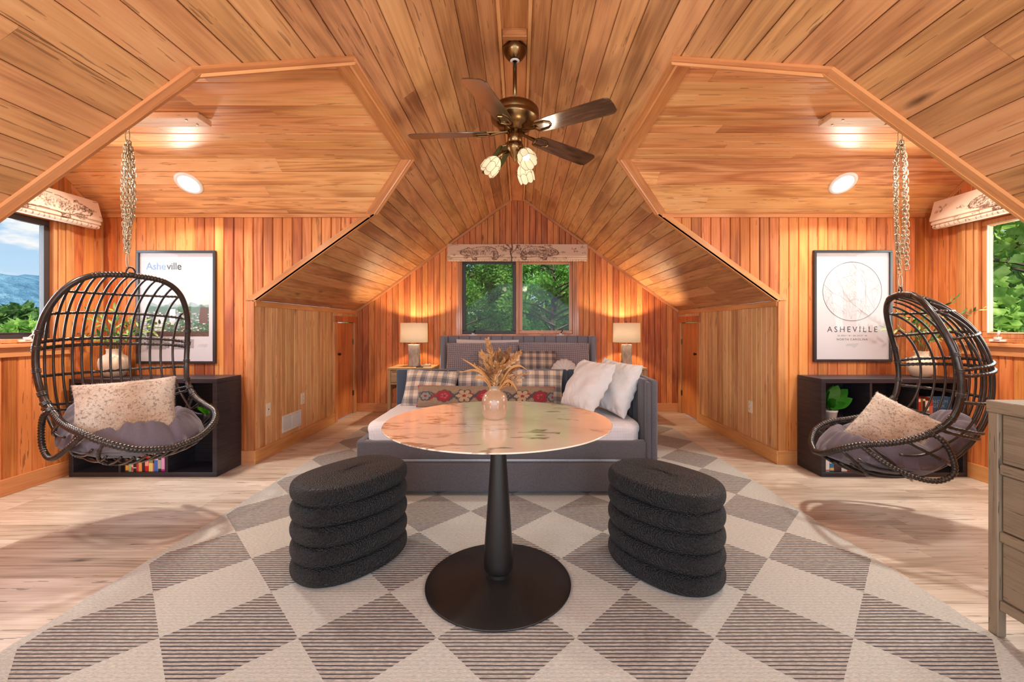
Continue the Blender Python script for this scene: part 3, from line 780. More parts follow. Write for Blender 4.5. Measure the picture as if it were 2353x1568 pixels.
# ------------------------------------------------------------ boucle stools
bo = NT('black_boucle'); _co = bo.tex()
_v = bo.n('ShaderNodeTexVoronoi'); _v.inputs['Scale'].default_value = 150; bo.l(bo.vmap(_co, (1, 1, .7)), _v.inputs['Vector'])
_n = bo.noise(_co, 95, 4, .7); _h = bo.math('SUBTRACT', _n, bo.math('MULTIPLY', _v.outputs['Distance'], 1.1))
bo.set(Base_Color=bo.ramp(_n, [(.3, srgb(3, 5, 9)), (.7, srgb(17, 21, 29))]), Roughness=.55, Sheen_Weight=.0, Sheen_Roughness=.5)
bo.b.inputs['Specular IOR Level'].default_value = .55
bo.bump(_h, 1.0, .010)
def rot2(x, y, a): return x*math.cos(a)-y*math.sin(a), x*math.sin(a)+y*math.cos(a)
def stool(cx, cy, ang, label):
    t = thing('oval_stool', label, 'stool', (cx, cy, 0), ang, 'black boucle stools beside the table')
    H, n, seg = .462, 5, 96; z0 = RUGZ+.002; h = (H-z0)/n; A, B = .285, .205
    def ring(k, top):
        mb = MB(); prof = []
        za, zb = z0+k*h, z0+(k+1)*h; m = 14
        for i in range(m+1):
            a = -PI/2+PI*i/m; prof.append((-.030+.034*math.cos(a)**.8 if math.cos(a) > 1e-6 else -.030, (za+zb)/2+(h/2-.0006)*math.sin(a)))
        if top: prof += [(-.06, zb-.0004+.004), (-.12, zb+.008), (-.188, zb+.010)]
        else: prof += [(-.05, zb-.002)]
        prof = [(-.05, za+.001)]+prof
        if k == 0: prof = [(-.188, za)]+prof
        vs = []; wob = random.Random(k*7+int(cx*10))
        ph = wob.uniform(0, 6)
        for r, z in prof:
            for j in range(seg):
                a = 2*PI*j/seg; s_ = 2.25
                ca, sa = math.cos(a), math.sin(a); px = A*math.copysign(abs(ca)**(2/s_), ca); py = B*math.copysign(abs(sa)**(2/s_), sa)
                nx, ny = px/A/A, py/B/B; nl = math.hypot(nx, ny); q = max(-1, r/.19)
                if r > -.061: x_, y_ = px+nx/nl*r, py+ny/nl*r
                else: f = 1+r/.188; x_, y_ = (px-nx/nl*.06)*max(f, 0)/(1-.06/.188), (py-ny/nl*.06)*max(f, 0)/(1-.06/.188)
                vs.append((x_, y_, z+.0025*math.sin(3*a+ph)*(1 if 0 < k else .0)))
        P = len(prof); fs = [(i*seg+j, i*seg+(j+1) % seg, (i+1)*seg+(j+1) % seg, (i+1)*seg+j) for i in range(P-1) for j in range(seg)]
        mb.add(vs, fs); return mb.out('top_cushion' if top else 'cushion_ring', bo.m, t, smooth=True)
    for k in range(n): ring(k, k == n-1)
    return t
stool(-.815, 2.155, math.radians(54), 'black boucle oval stool of five stacked rolls, left of the table')
stool(.733, 2.090, math.radians(126), 'black boucle oval stool of five stacked rolls, right of the table')

# ------------------------------------------------------------ upholstery
def fabric(name, c, c2=None, rough=.9, sheen=.3, scale=380, b=.5):
    t = NT(name); co = t.tex(); n = t.noise(co, scale, 3, .7); n2 = t.noise(t.vmap(co, (1, 1, 1)), 5, 3)
    col = t.ramp(n, [(.3, tuple(x*.72 for x in c)), (.7, c2 or tuple(min(1, x*1.35) for x in c))])
    col = t.mix(t.math('MULTIPLY', n2, .25), col, tuple(x*.75 for x in c))
    t.set(Base_Color=col, Roughness=rough, Sheen_Weight=sheen, Sheen_Roughness=.4); t.b.inputs['Specular IOR Level'].default_value = .25
    t.bump(n, b, .0012); return t.m
M['charcoal'] = fabric('charcoal_upholstery', srgb(78, 76, 82), srgb(112, 108, 114))
M['navy'] = fabric('slate_velvet', srgb(52, 60, 74), srgb(80, 90, 106), sheen=.5)
M['headb'] = fabric('grey_velvet', srgb(124, 124, 136), srgb(158, 158, 170), sheen=.5)
def waffle(name, c, period=.011, rough=.9):
    t = NT(name); co = t.tex(); s = t.n('ShaderNodeSeparateXYZ'); t.l(co, s.inputs[0])
    w = None
    for i in range(3):
        a = t.math('SINE', t.math('MULTIPLY', s.outputs[i], 2*PI/period)); w = a if w is None else t.math('ADD', w, a)
    t.set(Base_Color=t.ramp(t.math('ADD', t.math('MULTIPLY', w, .2), .5), [(.2, tuple(x*.86 for x in c)), (.7, c)]), Roughness=rough, Sheen_Weight=.2)
    t.bump(w, .35, .002); return t.m
M['waffle'] = waffle('white_waffle_cotton', srgb(232, 226, 228))
def rbox(name, x0, x1, y0, y1, z0, z1, mat, parent, bevel=.02, seg=4, mw=None):
    """soft-edged upholstered block"""
    cx, cy, cz = (x0+x1)/2, (y0+y1)/2, (z0+z1)/2
    m = Matrix.Translation((cx, cy, cz))
    if mw is not None: m = mw @ m
    return MB().box(x0-cx, x1-cx, y0-cy, y1-cy, z0-cz, z1-cz).out(name, mat, parent, mw=m, bevel=bevel, seg=seg, smooth=True)
# daybed ------------------------------------------------------
AX0, AX1, AY0, AY1 = -1.10, .985, 2.95, 3.90
t = thing('daybed', 'charcoal upholstered daybed with channelled back and one right arm, trundle below', 'daybed', (0, 0, 0))
rbox('front_rail', AX0, AX1-.075, AY0, AY0+.07, .262, .388, M['charcoal'], t, .014)
rbox('side_rail', AX0-.004, AX0+.055, AY0+.012, AY1-.06, .262, .392, M['charcoal'], t, .014)
rbox('platform', AX0+.06, AX1-.08, AY0+.07, AY1-.1, .30, .35, M['charcoal'], t, .01)
rbox('end_post', AX0-.003, AX0+.05, AY1-.07, AY1-.0, RUGZ+.001, .40, M['charcoal'], t, .008)
# channelled back: each channel a part
bx0, bx1 = AX0+.03, AX1-.07; nch = 13; cw = (bx1-bx0)/nch
rbox('back_frame', bx0, bx1, AY1-.055, AY1, RUGZ+.001, .785, M['navy'], t, .02)
for i in range(nch):
    rbox('back_channel', bx0+i*cw+.0008, bx0+(i+1)*cw-.0008, AY1-.108, AY1-.045, .36, .802, M['navy'], t, .022)
# arm on the right
rbox('arm_frame', AX1-.05, AX1, AY0-.012, AY1, RUGZ+.001, .815, M['charcoal'], t, .022)
rbox('arm_front', AX1-.078, AX1-.045, AY0-.010, AY0+.055, .262, .80, M['charcoal'], t, .014)
for i in range(6):
    y_ = AY0+.05+i*.137
    rbox('arm_channel', AX1-.092, AX1-.042, y_, y_+.1355, .36, .812, M['charcoal'], t, .020)
# mattress with a fitted waffle cover
def soft_slab(name, x0, x1, y0, y1, z0, z1, r, mat, parent, nx=40, ny=24, puff=.0, seed=0, wr=.004):
    vs = []; fs = []; cx, cy = (x0+x1)/2, (y0+y1)/2
    rings = 10; 
    def sec(a):                                   # side profile quarter-ish
        return a
    prof = []
    for i in range(rings+1):
        a = -PI/2*0.6+(PI/2*1.6)*i/rings
        prof.append((math.cos(a)*r-r, (z1-r)+math.sin(a)*r*1.0))
    prof = [(-r*.12, z0)]+prof[2:]
    hx, hy = (x1-x0)/2, (y1-y0)/2
    per = []; rc = .09; nn = 16
    for q, (sx, sy) in enumerate(((1, 1), (-1, 1), (-1, -1), (1, -1))):
        for i in range(nn):
            a = q*PI/2+PI/2*i/(nn-1); per.append((sx*(hx-rc), sy*(hy-rc), math.cos(a), math.sin(a)))
        # straight run to the next corner
        nsx, nsy = ((-1, 1), (-1, -1), (1, -1), (1, 1))[q]; a = (q+1)*PI/2
        for i in range(1, 20):
            f = i/20; per.append((lerp(sx, nsx, f)*(hx-rc), lerp(sy, nsy, f)*(hy-rc), math.cos(a), math.sin(a)))
    n_ = len(per)
    for d, z in prof:
        for (px, py, nx_, ny_) in per:
            x_, y_ = px+nx_*(rc+d), py+ny_*(rc+d)
            k = mnoise.noise(Vector((x_*7+seed, y_*7, z*9)))*wr
            vs.append((cx+x_+nx_*k, cy+y_+ny_*k, z+k*.4))
    P = len(prof)
    fs = [(i*n_+j, i*n_+(j+1) % n_, (i+1)*n_+(j+1) % n_, (i+1)*n_+j) for i in range(P-1) for j in range(n_)]
    # dish the top in steps to the centre
    last = (P-1)*n_
    for st in (.85, .55, .2):
        b = len(vs)
        for j in range(n_):
            vx, vy, vz_ = vs[last+j] if st == .85 else vs[last+j]
            vs.append((cx+(vx-cx)*(st/1.0 if st == .85 else (st/(.85 if st == .55 else .55))), cy+(vy-cy)*(st if st == .85 else (st/(.85 if st == .55 else .55))), z1+puff*(1-st)+wr*.6*mnoise.noise(Vector((vx*5, vy*5, seed)))))
        fs += [(last+j, last+(j+1) % n_, b+(j+1) % n_, b+j) for j in range(n_)]
        last = b
    fs.append(tuple(last+j for j in range(n_)))
    return pydata(name, vs, fs, mat, parent, smooth=True)
o = soft_slab('daybed_mattress', AX0+.045, AX1-.095, AY0+.03, AY1-.115, .352, .515, .06, M['waffle'], None, puff=.012, seed=3, wr=.006)
prop(o, 'white waffle-covered mattress on the charcoal daybed', 'mattress')
# trundle drawer with its own mattress
t = thing('trundle', 'low charcoal trundle drawer pushed in under the daybed', 'trundle', (0, 0, 0))
rbox('front_panel', AX0+.05, AX1-.17, AY0+.0, AY0+.05, .040, .238, M['charcoal'], t, .012)
rbox('side_panel', AX0+.05, AX0+.09, AY0+.05, AY1-.15, .045, .20, M['charcoal'], t, .01)
rbox('side_panel', AX1-.21, AX1-.17, AY0+.05, AY1-.15, .045, .20, M['charcoal'], t, .01)
rbox('slat_base', AX0+.09, AX1-.21, AY0+.05, AY1-.15, .05, .08, M['charcoal'], t, .005)
for x_ in (AX0+.15, AX1-.30):
    for y_ in (AY0+.12, AY1-.35):
        MB().tube([(x_-.012, y_, .03), (x_+.012, y_, .03)], .0205, 14).out('caster', M['blackmetal'], t, smooth=True)
o = soft_slab('trundle_mattress', AX0+.10, AX1-.22, AY0+.056, AY1-.18, .085, .252, .03, M['waffle'], None, seed=8, wr=.003)
prop(o, 'white mattress of the trundle, its edge showing above the drawer', 'mattress')

# bed ---------------------------------------------------------
t = thing('bed', 'king bed with a tall channelled grey winged headboard under the far window', 'bed', (0, 0, 0))
HX0, HX1 = -1.015, 1.035
rbox('headboard_frame', HX0, HX1, 5.84, 5.925, .015, 1.055, M['headb'], t, .02)
nch = 13; x0_, x1_ = HX0+.07, HX1-.07; cw = (x1_-x0_)/nch
for i in range(nch):
    rbox('headboard_channel', x0_+i*cw+.0012, x0_+(i+1)*cw-.0012, 5.792, 5.85, .35, 1.062, M['headb'], t, .016)
rbox('headboard_wing', HX0-.005, HX0+.065, 5.60, 5.85, .015, 1.065, M['headb'], t, .025)
rbox('headboard_wing', HX1-.065, HX1+.005, 5.60, 5.85, .015, 1.065, M['headb'], t, .025)
rbox('bed_rail', HX0+.04, HX1-.04, 3.96, 5.79, .12, .32, M['headb'], t, .02)
for x_ in (HX0+.12, HX1-.12):
    for y_ in (4.06, 5.5): MB().lathe([(.022, RUGZ+.001 if y_ < 5.1 else .002), (.028, .12)], 16, x_, y_, cap=True).out('leg', M['steel_black'], t)
o = soft_slab('bed_mattress', HX0+.06, HX1-.06, 3.97, 5.785, .322, .60, .06, M['waffle'], None, puff=.01, seed=5)
prop(o, 'white made-up mattress of the king bed', 'mattress')

# ------------------------------------------------------------ pillows and cushions
def canvas(w, h, col): return np.ones((h, w, 3))*np.array(col)
def pil(w, h, t, nx=40, ny=28, pinch=.05, wr=.006, seed=0, fold=0.0, sag=0.0, power=.42):
    """pillow: returns verts, faces, uvs, colours are looked up by uv. local x width, y height, z thickness"""
    vs, uv = [], []
    rn = random.Random(seed); sx, sy = rn.uniform(0, 9), rn.uniform(0, 9)
    for side in (1, -1):
        for j in range(ny+1):
            for i in range(nx+1):
                # denser toward the edge
                u = math.sin(PI/2*(2*i/nx-1)); v = math.sin(PI/2*(2*j/ny-1))
                x = w/2*u*(1-pinch*(1-v*v)*abs(u)**3); y = h/2*v*(1-pinch*(1-u*u)*abs(v)**3)
                e_ = max(0, (1-u*u)*(1-v*v)); z = t/2*e_**power
                n_ = mnoise.noise(Vector((x*9+sx, y*9+sy, side*3)))*wr*min(1, e_*4)
                # radiating seam wrinkles near the edges
                ed = max(abs(u), abs(v)); n_ += wr*.5*math.sin((u*23 if abs(v) > abs(u) else v*19)+side)*max(0, ed-.72)*3*min(1, e_*8)
                y2 = y-sag*(1-v*v)*.0-sag*max(0, v)*(1-u*u)
                vs.append((x, y2, side*(z+n_)+fold*u*u)); uv.append((i/nx, j/ny, side))
    W = nx+1; off = W*(ny+1); fs = []
    for j in range(ny):
        for i in range(nx):
            a = j*W+i; fs.append((a, a+1, a+W+1, a+W)); a += off; fs.append((a+W, a+W+1, a+1, a))
    # the two shells share their rim
    m = {}
    for j in range(ny+1):
        for i in range(nx+1):
            if i in (0, nx) or j in (0, ny): m[off+j*W+i] = j*W+i
    fs = [tuple(m.get(q, q) for q in f) for f in fs]
    return vs, fs, uv
def put(loc, n, up=(0, 0, 1), roll=0.0):
    """matrix whose z looks along n"""
    z = Vector(n).normalized(); y = Vector(up); y = (y-z*y.dot(z)).normalized(); x = y.cross(z)
    return frame_matrix(x, y, z, loc) @ Matrix.Rotation(roll, 4, 'Z')
def cushion(name, w, h, t, mat, mw, label, cat='pillow', img=None, parent=None, group=None, **k):
    vs, fs, uv = pil(w, h, t, **k)
    # drop unused rim duplicates
    used = sorted({i for f in fs for i in f}); mp = {a: b for b, a in enumerate(used)}
    vs = [vs[i] for i in used]; uv = [uv[i] for i in used]; fs = [tuple(mp[i] for i in f) for f in fs]
    o = pydata(name, vs, fs, mat, parent, smooth=True, mw=mw)
    if img is not None:
        H, W_ = img.shape[:2]; ca = o.data.color_attributes.new('Col', 'FLOAT_COLOR', 'POINT')
        cols = np.ones((len(vs), 4))
        for i, (x, y, z) in enumerate(vs):
            a = min(.9999, max(0, x/w+.5)); b = min(.9999, max(0, y/h+.5)); cols[i, :3] = img[int((1-b)*(H-1)), int(a*(W_-1))]
        ca.data.foreach_set('color', cols.ravel())
    if label: prop(o, label, cat, group)
    return o
def plaid(name, along='uv', sc=1.0, seed=0):
    """woven check computed from the cushion's own x and y"""
    t = NT(name); co = t.tex(); s = t.n('ShaderNodeSeparateXYZ'); t.l(co, s.inputs[0])
    base = None
    P = .185*sc
    cols = [srgb(196, 178, 160), srgb(120, 108, 108), srgb(214, 200, 184), srgb(86, 86, 100), srgb(196, 178, 160)]
    def stripes(o_, ph):
        f = t.math('FRACT', t.math('ADD', t.math('DIVIDE', o_, P), ph))
        c = t.ramp(f, [(0, srgb(206, 190, 172)), (.16, srgb(126, 112, 108)), (.36, srgb(216, 204, 190)), (.40, srgb(236, 168, 96)), (.43, srgb(214, 200, 186)), (.58, srgb(92, 90, 102)), (.80, srgb(196, 182, 170)), (.84, srgb(40, 42, 56)), (.865, srgb(222, 210, 196)), (.97, srgb(244, 238, 228))], 'CONSTANT'); return c
    a = stripes(s.outputs[0], .13*seed); b = stripes(s.outputs[1], .37+.21*seed)
    col = t.mix(.5, a, b); col = t.mix(.45, col, t.mix(1.0, a, b, 'MULTIPLY'))
    w_ = t.noise(co, 420, 2); t.set(Base_Color=t.mix(t.math('MULTIPLY', w_, .3), col, srgb(150, 140, 132)), Roughness=.92, Sheen_Weight=.2); t.bump(w_, .4, .001)
    return t.m
SB = .520          # top of the daybed mattress near its back
lean = Vector((0, -1, .30))
M['plaid0'] = plaid('brown_grey_plaid', sc=1.0, seed=0); M['plaid1'] = plaid('brown_grey_plaid_b', sc=1.0, seed=1); M['plaid2'] = plaid('brown_grey_plaid_c', sc=1.0, seed=2)
yb = AY1-.185
kw = dict(nx=44, ny=40, pinch=.07, wr=.008)
cushion('plaid_cushion', .47, .33, .15, M['plaid0'], put((-.735, yb-.06, SB+.135), (-.10, -1, .42), (0.06, .0, 1), .03), 'grey and tan plaid cushion at the left end of the daybed back', seed=1, **kw)
cushion('plaid_cushion', .46, .31, .14, M['plaid1'], put((-.285, yb-.03, SB+.132), (.02, -1, .30)), 'grey and tan plaid cushion in the middle, partly behind the dried flowers', seed=2, **kw)
cushion('plaid_cushion', .47, .33, .15, M['plaid2'], put((.175, yb-.03, SB+.135), (.02, -1, .30), roll=-.02), 'grey and tan plaid cushion nearest the two white pillows', seed=3, **kw)
# kilim lumbar: tan ground with red and charcoal flowers
KW, KH = 420, 90
ki = canvas(KW, KH, srgb(132, 108, 86)); yy, xx = np.mgrid[0:KH, 0:KW]
rg = np.random.default_rng(3); ki *= (1+rg.normal(0, .10, (KH, KW, 1)))
def blob(mask, col): ki[mask] = np.array(col)*(1+rg.normal(0, .08, (int(mask.sum()), 1)))
red, dk, pink = srgb(128, 32, 38), srgb(62, 60, 66), srgb(170, 62, 74)
for c, (cx, kind) in enumerate(((28, 0), (85, 1), (145, 2), (205, 1), (258, 0), (318, 2), (372, 1), (410, 0))):
    cy = 45; dx, dy = xx-cx, yy-cy; r = np.hypot(dx, dy); th = np.arctan2(dy, dx)
    if kind == 2:                                        # open flower with outlined petals
        pet = 22*np.abs(np.cos(th*3))**.5+5
        blob(r < pet+2.5, dk); blob(r < pet-1.5, srgb(160, 130, 100)); blob((r < 24) & (np.abs(np.sin(th*3)) > .985), dk); blob(r < 5.5, red)
    elif kind == 1:                                      # red carnation with zigzag edge
        pet = 19+5*np.abs(np.cos(th*4)); blob(r < pet+2.5, dk); blob(r < pet, red); blob((r < 12) & (np.abs(np.cos(th*2.5)) > .5), pink); blob(r < 4, dk)
    else:
        pet = 15+4*np.abs(np.cos(th*3)); blob((r < pet+2), dk); blob(r < pet-3, srgb(120, 112, 104)); blob(r < 4.5, red)
    # serrated leaves on each side
    for sg in (-1, 1):
        lx = (xx-cx-sg*30)*sg; ly = yy-cy; ed = 14-np.abs(lx)*.6+3*np.sign(np.sin(lx*1.3)); blob((np.abs(ly-lx*1.1) < ed*.5) & (np.abs(lx) < 15), dk if (c+sg) % 3 else red)
blob(yy < 4, srgb(140, 40, 44)); blob(yy > KH-4, srgb(140, 40, 44)); blob((xx < 5) | (xx > KW-6), srgb(140, 40, 44))
M['kilim'] = vcol('kilim_weave', .95, .2, .6, 500)
cushion('kilim_bolster', 1.14, .180, .12, M['kilim'], put((-.245, yb-.205, SB+.086), (0.02, -1, .34), roll=-.012), 'long woollen lumbar cushion with red and charcoal flowers on tan, front of the daybed', img=ki, nx=300, ny=64, pinch=.03, wr=.006, seed=5)
cot = NT('crumpled_white_cotton'); _co = cot.tex(); _n = cot.noise(_co, 7, 5, .6, .8); _f = cot.noise(_co, 900, 1)
cot.set(Base_Color=srgb(222, 219, 218), Roughness=.8, Sheen_Weight=.2); cot.bump(cot.math('ADD', _n, cot.math('MULTIPLY', _f, .05)), .55, .035); M['cotton'] = cot.m
kw = dict(nx=56, ny=48, pinch=.08, wr=.022)
cushion('white_pillow', .50, .41, .20, M['cotton'], put((.545, 3.27, SB+.215), (-.84, -.27, .52), (0, 0, 1), .0), 'plump crumpled white pillow nearest the middle, leaning on the other white pillow', seed=7, **kw)
cushion('white_pillow', .48, .41, .18, M['cotton'], put((.755, 3.29, SB+.205), (-.84, -.38, .36), (.0, .0, 1), -.06), 'plump crumpled white pillow leaning against the right arm of the daybed', seed=8, **kw)
# bed pillows
quilt = NT('grey_quilted_sham'); _co = quilt.tex(); _s = quilt.n('ShaderNodeSeparateXYZ'); quilt.l(_co, _s.inputs[0])
_a = quilt.math('SINE', quilt.math('MULTIPLY', quilt.math('ADD', _s.outputs[0], _s.outputs[1]), 120)); _b = quilt.math('SINE', quilt.math('MULTIPLY', quilt.math('SUBTRACT', _s.outputs[0], _s.outputs[1]), 120))
_q = quilt.math('MULTIPLY', _a, _b); quilt.set(Base_Color=quilt.ramp(_q, [(.3, srgb(130, 122, 130)), (.7, srgb(190, 182, 188))]), Roughness=.7, Sheen_Weight=.6); quilt.bump(_q, .8, .006)
BM = .61
cushion('grey_sham', .93, .42, .20, quilt.m, put((-.455, 5.50, BM+.168), (0, -1, .32), roll=.01), 'quilted grey pillow sham on the left half of the bed', seed=11, nx=44, ny=34, pinch=.035, wr=.012)
cushion('grey_sham', .93, .42, .20, quilt.m, put((.475, 5.50, BM+.168), (0, -1, .32), roll=-.01), 'quilted grey pillow sham on the right half of the bed', seed=12, nx=44, ny=34, pinch=.035, wr=.012)
cushion('white_sham', .84, .43, .14, M['cotton'], put((-.40, 5.65, BM+.195), (0, -1, .22), roll=-.01), 'white pillow behind the grey sham on the left half of the bed', seed=14, nx=36, ny=30, pinch=.035, wr=.012)
M['plaid3'] = plaid('blue_grey_plaid', sc=1.05, seed=3)
cushion('plaid_lumbar', .98, .32, .14, M['plaid3'], put((.00, 5.24, BM+.125), (0, -1, .30)), 'long blue-grey plaid lumbar pillow in front of the grey shams on the bed', seed=13, nx=48, ny=30, pinch=.04, wr=.008)
# pleated shell cushion
t = thing('shell_cushion', 'small white pleated shell-shaped cushion on the right side of the bed', 'pillow')
t.matrix_world = put((.565, 5.12, BM+.075), (0, -1, .35))
vs = []; fs = []; n1, n2 = 120, 12
for j in range(n2+1):
    r = j/n2
    for i in range(n1+1):
        a = PI*i/n1*1.06-.09; pl = .5+.5*math.cos(i/n1*2*PI*9); R = .155*(1+.05*pl*r)
        vs.append((R*r*math.cos(a)*1.0, R*r*math.sin(a)-.045, (.055*math.sqrt(max(0, 1-r**3))+.018*pl*r*(1-r**6)+.008)))
for j in range(n2):
    for i in range(n1): q = j*(n1+1)+i; fs.append((q, q+1, q+n1+2, q+n1+1))
b = len(vs); vs += [(x, y, -z*.6) for x, y, z in vs]; fs += [tuple(q+b for q in f)[::-1] for f in fs]
W_ = n1+1
fs += [(n2*W_+i, n2*W_+i+1, b+n2*W_+i+1, b+n2*W_+i) for i in range(n1)]
pydata('pleated_cover', vs, fs, M['cotton'], t, smooth=True)
MB().tube([(-.05, -.052, .0), (.05, -.052, 0)], .045, 12).out('gathered_knot', M['cotton'], t, smooth=True)

# ------------------------------------------------------------ nightstands, lamps
M['oakN'] = wood('nightstand_oak', srgb(150, 112, 74), srgb(194, 156, 112), srgb(214, 180, 138), rough=.5, axis='X', tint=.08, knots=False, cont=.6)
M['oakNZ'] = wood('nightstand_oak_z', srgb(150, 112, 74), srgb(194, 156, 112), srgb(214, 180, 138), rough=.5, axis='Z', tint=.08, knots=False, cont=.6)
def nightstand(x0, x1, label):
    y0, y1, h = 5.43, 5.925, .66; cx = (x0+x1)/2; w = (x1-x0)/2
    t = thing('nightstand', label, 'nightstand', (cx, 0, 0), 0, 'light oak nightstands')
    wbox('top', -w, w, y0, y1, h-.028, h, M['oakN'], t)
    for sx in (-1, 1):
        for y_ in (y0+.004, y1-.044): wbox('leg', sx*(w-.042) if sx < 0 else w-.042, (sx*(w-.002) if sx < 0 else w-.002), y_, y_+.04, .002, h-.029, M['oakNZ'], t) if sx > 0 else wbox('leg', -w+.002, -w+.042, y_, y_+.04, .002, h-.029, M['oakNZ'], t)
    for sx in (-1, 1): wbox('side_panel', sx*w-(.018 if sx > 0 else -.006), sx*w-(.006 if sx > 0 else -.018), y0+.045, y1-.045, .36, h-.03, M['oakN'], t)
    wbox('back_panel', -w+.042, w-.042, y1-.03, y1-.018, .09, h-.03, M['oakN'], t)
    wbox('shelf', -w+.01, w-.01, y0+.02, y1-.03, .10, .122, M['oakN'], t)
    wbox('rail', -w+.042, w-.042, y0+.01, y0+.03, .445, .470, M['oakN'], t)
    d = wbox('drawer', -w+.045, w-.045, y0+.004, y0+.30, .474, h-.034, M['oakN'], t)
    MB().box(-w+.06, w-.06, -.1535, -.149, .055, .062).out('finger_groove', M['gap'], d)
    return t
nightstand(-1.655, -1.085, 'light oak nightstand left of the bed with an open shelf')
nightstand(1.105, 1.655, 'light oak nightstand right of the bed, half hidden by pillows')
NZ = .66
stone = NT('rough_travertine'); _co = stone.tex(); _n = stone.noise(stone.vmap(_co, (1, 1, .6)), 14, 6, .65, .5)
stone.set(Base_Color=stone.ramp(_n, [(.3, srgb(140, 128, 116)), (.5, srgb(190, 178, 164)), (.72, srgb(222, 212, 200))]), Roughness=.85); stone.bump(_n, .8, .02)
shade = NT('linen_shade'); shade.t.nodes.remove(shade.b)
_d = shade.n('ShaderNodeBsdfDiffuse'); _d.inputs[0].default_value = (.84, .80, .74, 1); _tl = shade.n('ShaderNodeBsdfTranslucent'); _tl.inputs[0].default_value = (.86, .80, .70, 1)
_m = shade.n('ShaderNodeMixShader'); _m.inputs[0].default_value = .45; shade.l(_d.outputs[0], _m.inputs[1]); shade.l(_tl.outputs[0], _m.inputs[2]); shade.l(_m.outputs[0], shade.o.inputs[0])
M['bulb'] = glow('warm_bulb', (1.0, .80, .55), 6.0)
def table_lamp(x, y, seed, label, bw=.150):
    t = thing('table_lamp', label, 'lamp', (x, y, NZ), 0, 'stone lamps on the nightstands')
    mb = MB(); rn = random.Random(seed); vs = []; nz_, na = 30, 36
    for j in range(nz_+1):
        z = .001+.288*j/nz_
        for i in range(na):
            a = 2*PI*i/na; k = 1/max(abs(math.cos(a)), abs(math.sin(a)))**.86; x_, y_ = bw/2*k*math.cos(a), .055*k*math.sin(a)
            f = 1+.17*mnoise.noise(Vector((x_*17+seed*5, y_*17, z*11)))+.10*mnoise.noise(Vector((x_*45, y_*45+seed, z*28)))
            vs.append((x_*f*.95, y_*f, z))
    fs = [(j*na+i, j*na+(i+1) % na, (j+1)*na+(i+1) % na, (j+1)*na+i) for j in range(nz_) for i in range(na)]+[tuple(range(na))[::-1], tuple(nz_*na+i for i in range(na))]
    pydata('base', vs, fs, stone.m, t, smooth=True)
    MB().lathe([(.014, .289), (.012, .30), (.005, .302), (.005, .40), (.012, .402), (0, .405)], 16).out('neck', M['brass'], t, smooth=True)
    MB().lathe([(0, .405), (.014, .41), (.022, .425), (.022, .44), (.012, .452), (0, .456)], 16).out('bulb', M['bulb'], t, smooth=True)
    sh = [(.181, .318), (.1765, .575), (.1785, .575), (.183, .318), (.181, .318)]
    mb = MB(); mb.lathe([(r, z) for r, z in sh], 64); mb.v = [(x_, y_*.78, z) for x_, y_, z in mb.v]; mb.out('shade', shade.m, t, smooth=True)
    mb = MB().tube([(-.17, 0, .560), (.17, 0, .560)], .002, 6); mb.tube([(0, -.13, .560), (0, .13, .560)], .002, 6); mb.tube([(0, 0, .51), (0, 0, .59)], .003, 6); mb.lathe([(0, .60), (.007, .596), (.007, .588), (0, .585)], 12)
    mb.out('harp', M['blackmetal'], t)
    point('lamp_light', (x, y, NZ+.485), 34.0, (1.0, .74, .46), .022)
    return t
table_lamp(-1.375, 5.68, 1, 'rough stone table lamp with a cream drum shade on the left nightstand')
table_lamp(1.455, 5.68, 2, 'rough stone table lamp with a cream drum shade on the right nightstand, narrower stone', .135)
M['paper'] = plain('cream_board', srgb(222, 208, 184), .7)
t = thing('trinket_box', 'small cream lidded box on the left nightstand beside the lamp', 'box', (-1.20, 5.62, NZ))
wbox('box_base', -.055, .055, -.03, .03, .001, .018, M['paper'], t); wbox('lid', -.057, .057, -.032, .032, .0185, .032, M['paper'], t)
t = thing('trinket_box', 'small cream lidded box on the right nightstand beside the lamp', 'box', (1.22, 5.62, NZ))
wbox('box_base', -.055, .055, -.03, .03, .001, .018, M['paper'], t); wbox('lid', -.057, .057, -.032, .032, .0185, .032, M['paper'], t)
t = wbox('remote_control', -1.30, -1.21, 5.47, 5.505, NZ+.0006, NZ+.012, M['blackmetal']); prop(t, 'small dark remote control lying at the front of the left nightstand', 'remote')
o = cushion('folded_throw', .30, .17, .16, M['cotton'], put((-1.37, 5.66, .122+.07), (0, -.2, 1), (0, 1, 0)), 'pale folded throw on the lower shelf of the left nightstand', 'blanket', nx=24, ny=18, wr=.02, seed=31)
# ------------------------------------------------------------ lettering as flat meshes
def text_mesh(s, size, spacing=1.0, bold=0.0):
    cu = bpy.data.curves.new('t', 'FONT'); cu.body = s; cu.size = size; cu.align_x = 'LEFT'; cu.space_character = spacing; cu.offset = bold; cu.resolution_u = 3
    ob = bpy.data.objects.new('t', cu); C.objects.link(ob); dg = bpy.context.evaluated_depsgraph_get(); dg.update()
    me = bpy.data.meshes.new_from_object(ob.evaluated_get(dg)); bpy.data.objects.remove(ob); bpy.data.curves.remove(cu)
    return me
def lettering(s, size, x, y, mat, parent, z=.001, spacing=1.0, anchor='L', bold=0.0, rot=0.0, name='lettering'):
    me = text_mesh(s, size, spacing, bold)
    if not me.vertices: return None
    xs = [v.co.x for v in me.vertices]; w = max(xs)-min(xs)
    dx = -min(xs)-(w/2 if anchor == 'C' else (w if anchor == 'R' else 0))
    me.transform(Matrix.Translation((dx, 0, 0))); me.materials.clear(); me.materials.append(mat)
    return mesh_obj(name, me, None, parent, Matrix.Translation((x, y, z)) @ Matrix.Rotation(rot, 4, 'Z')), w

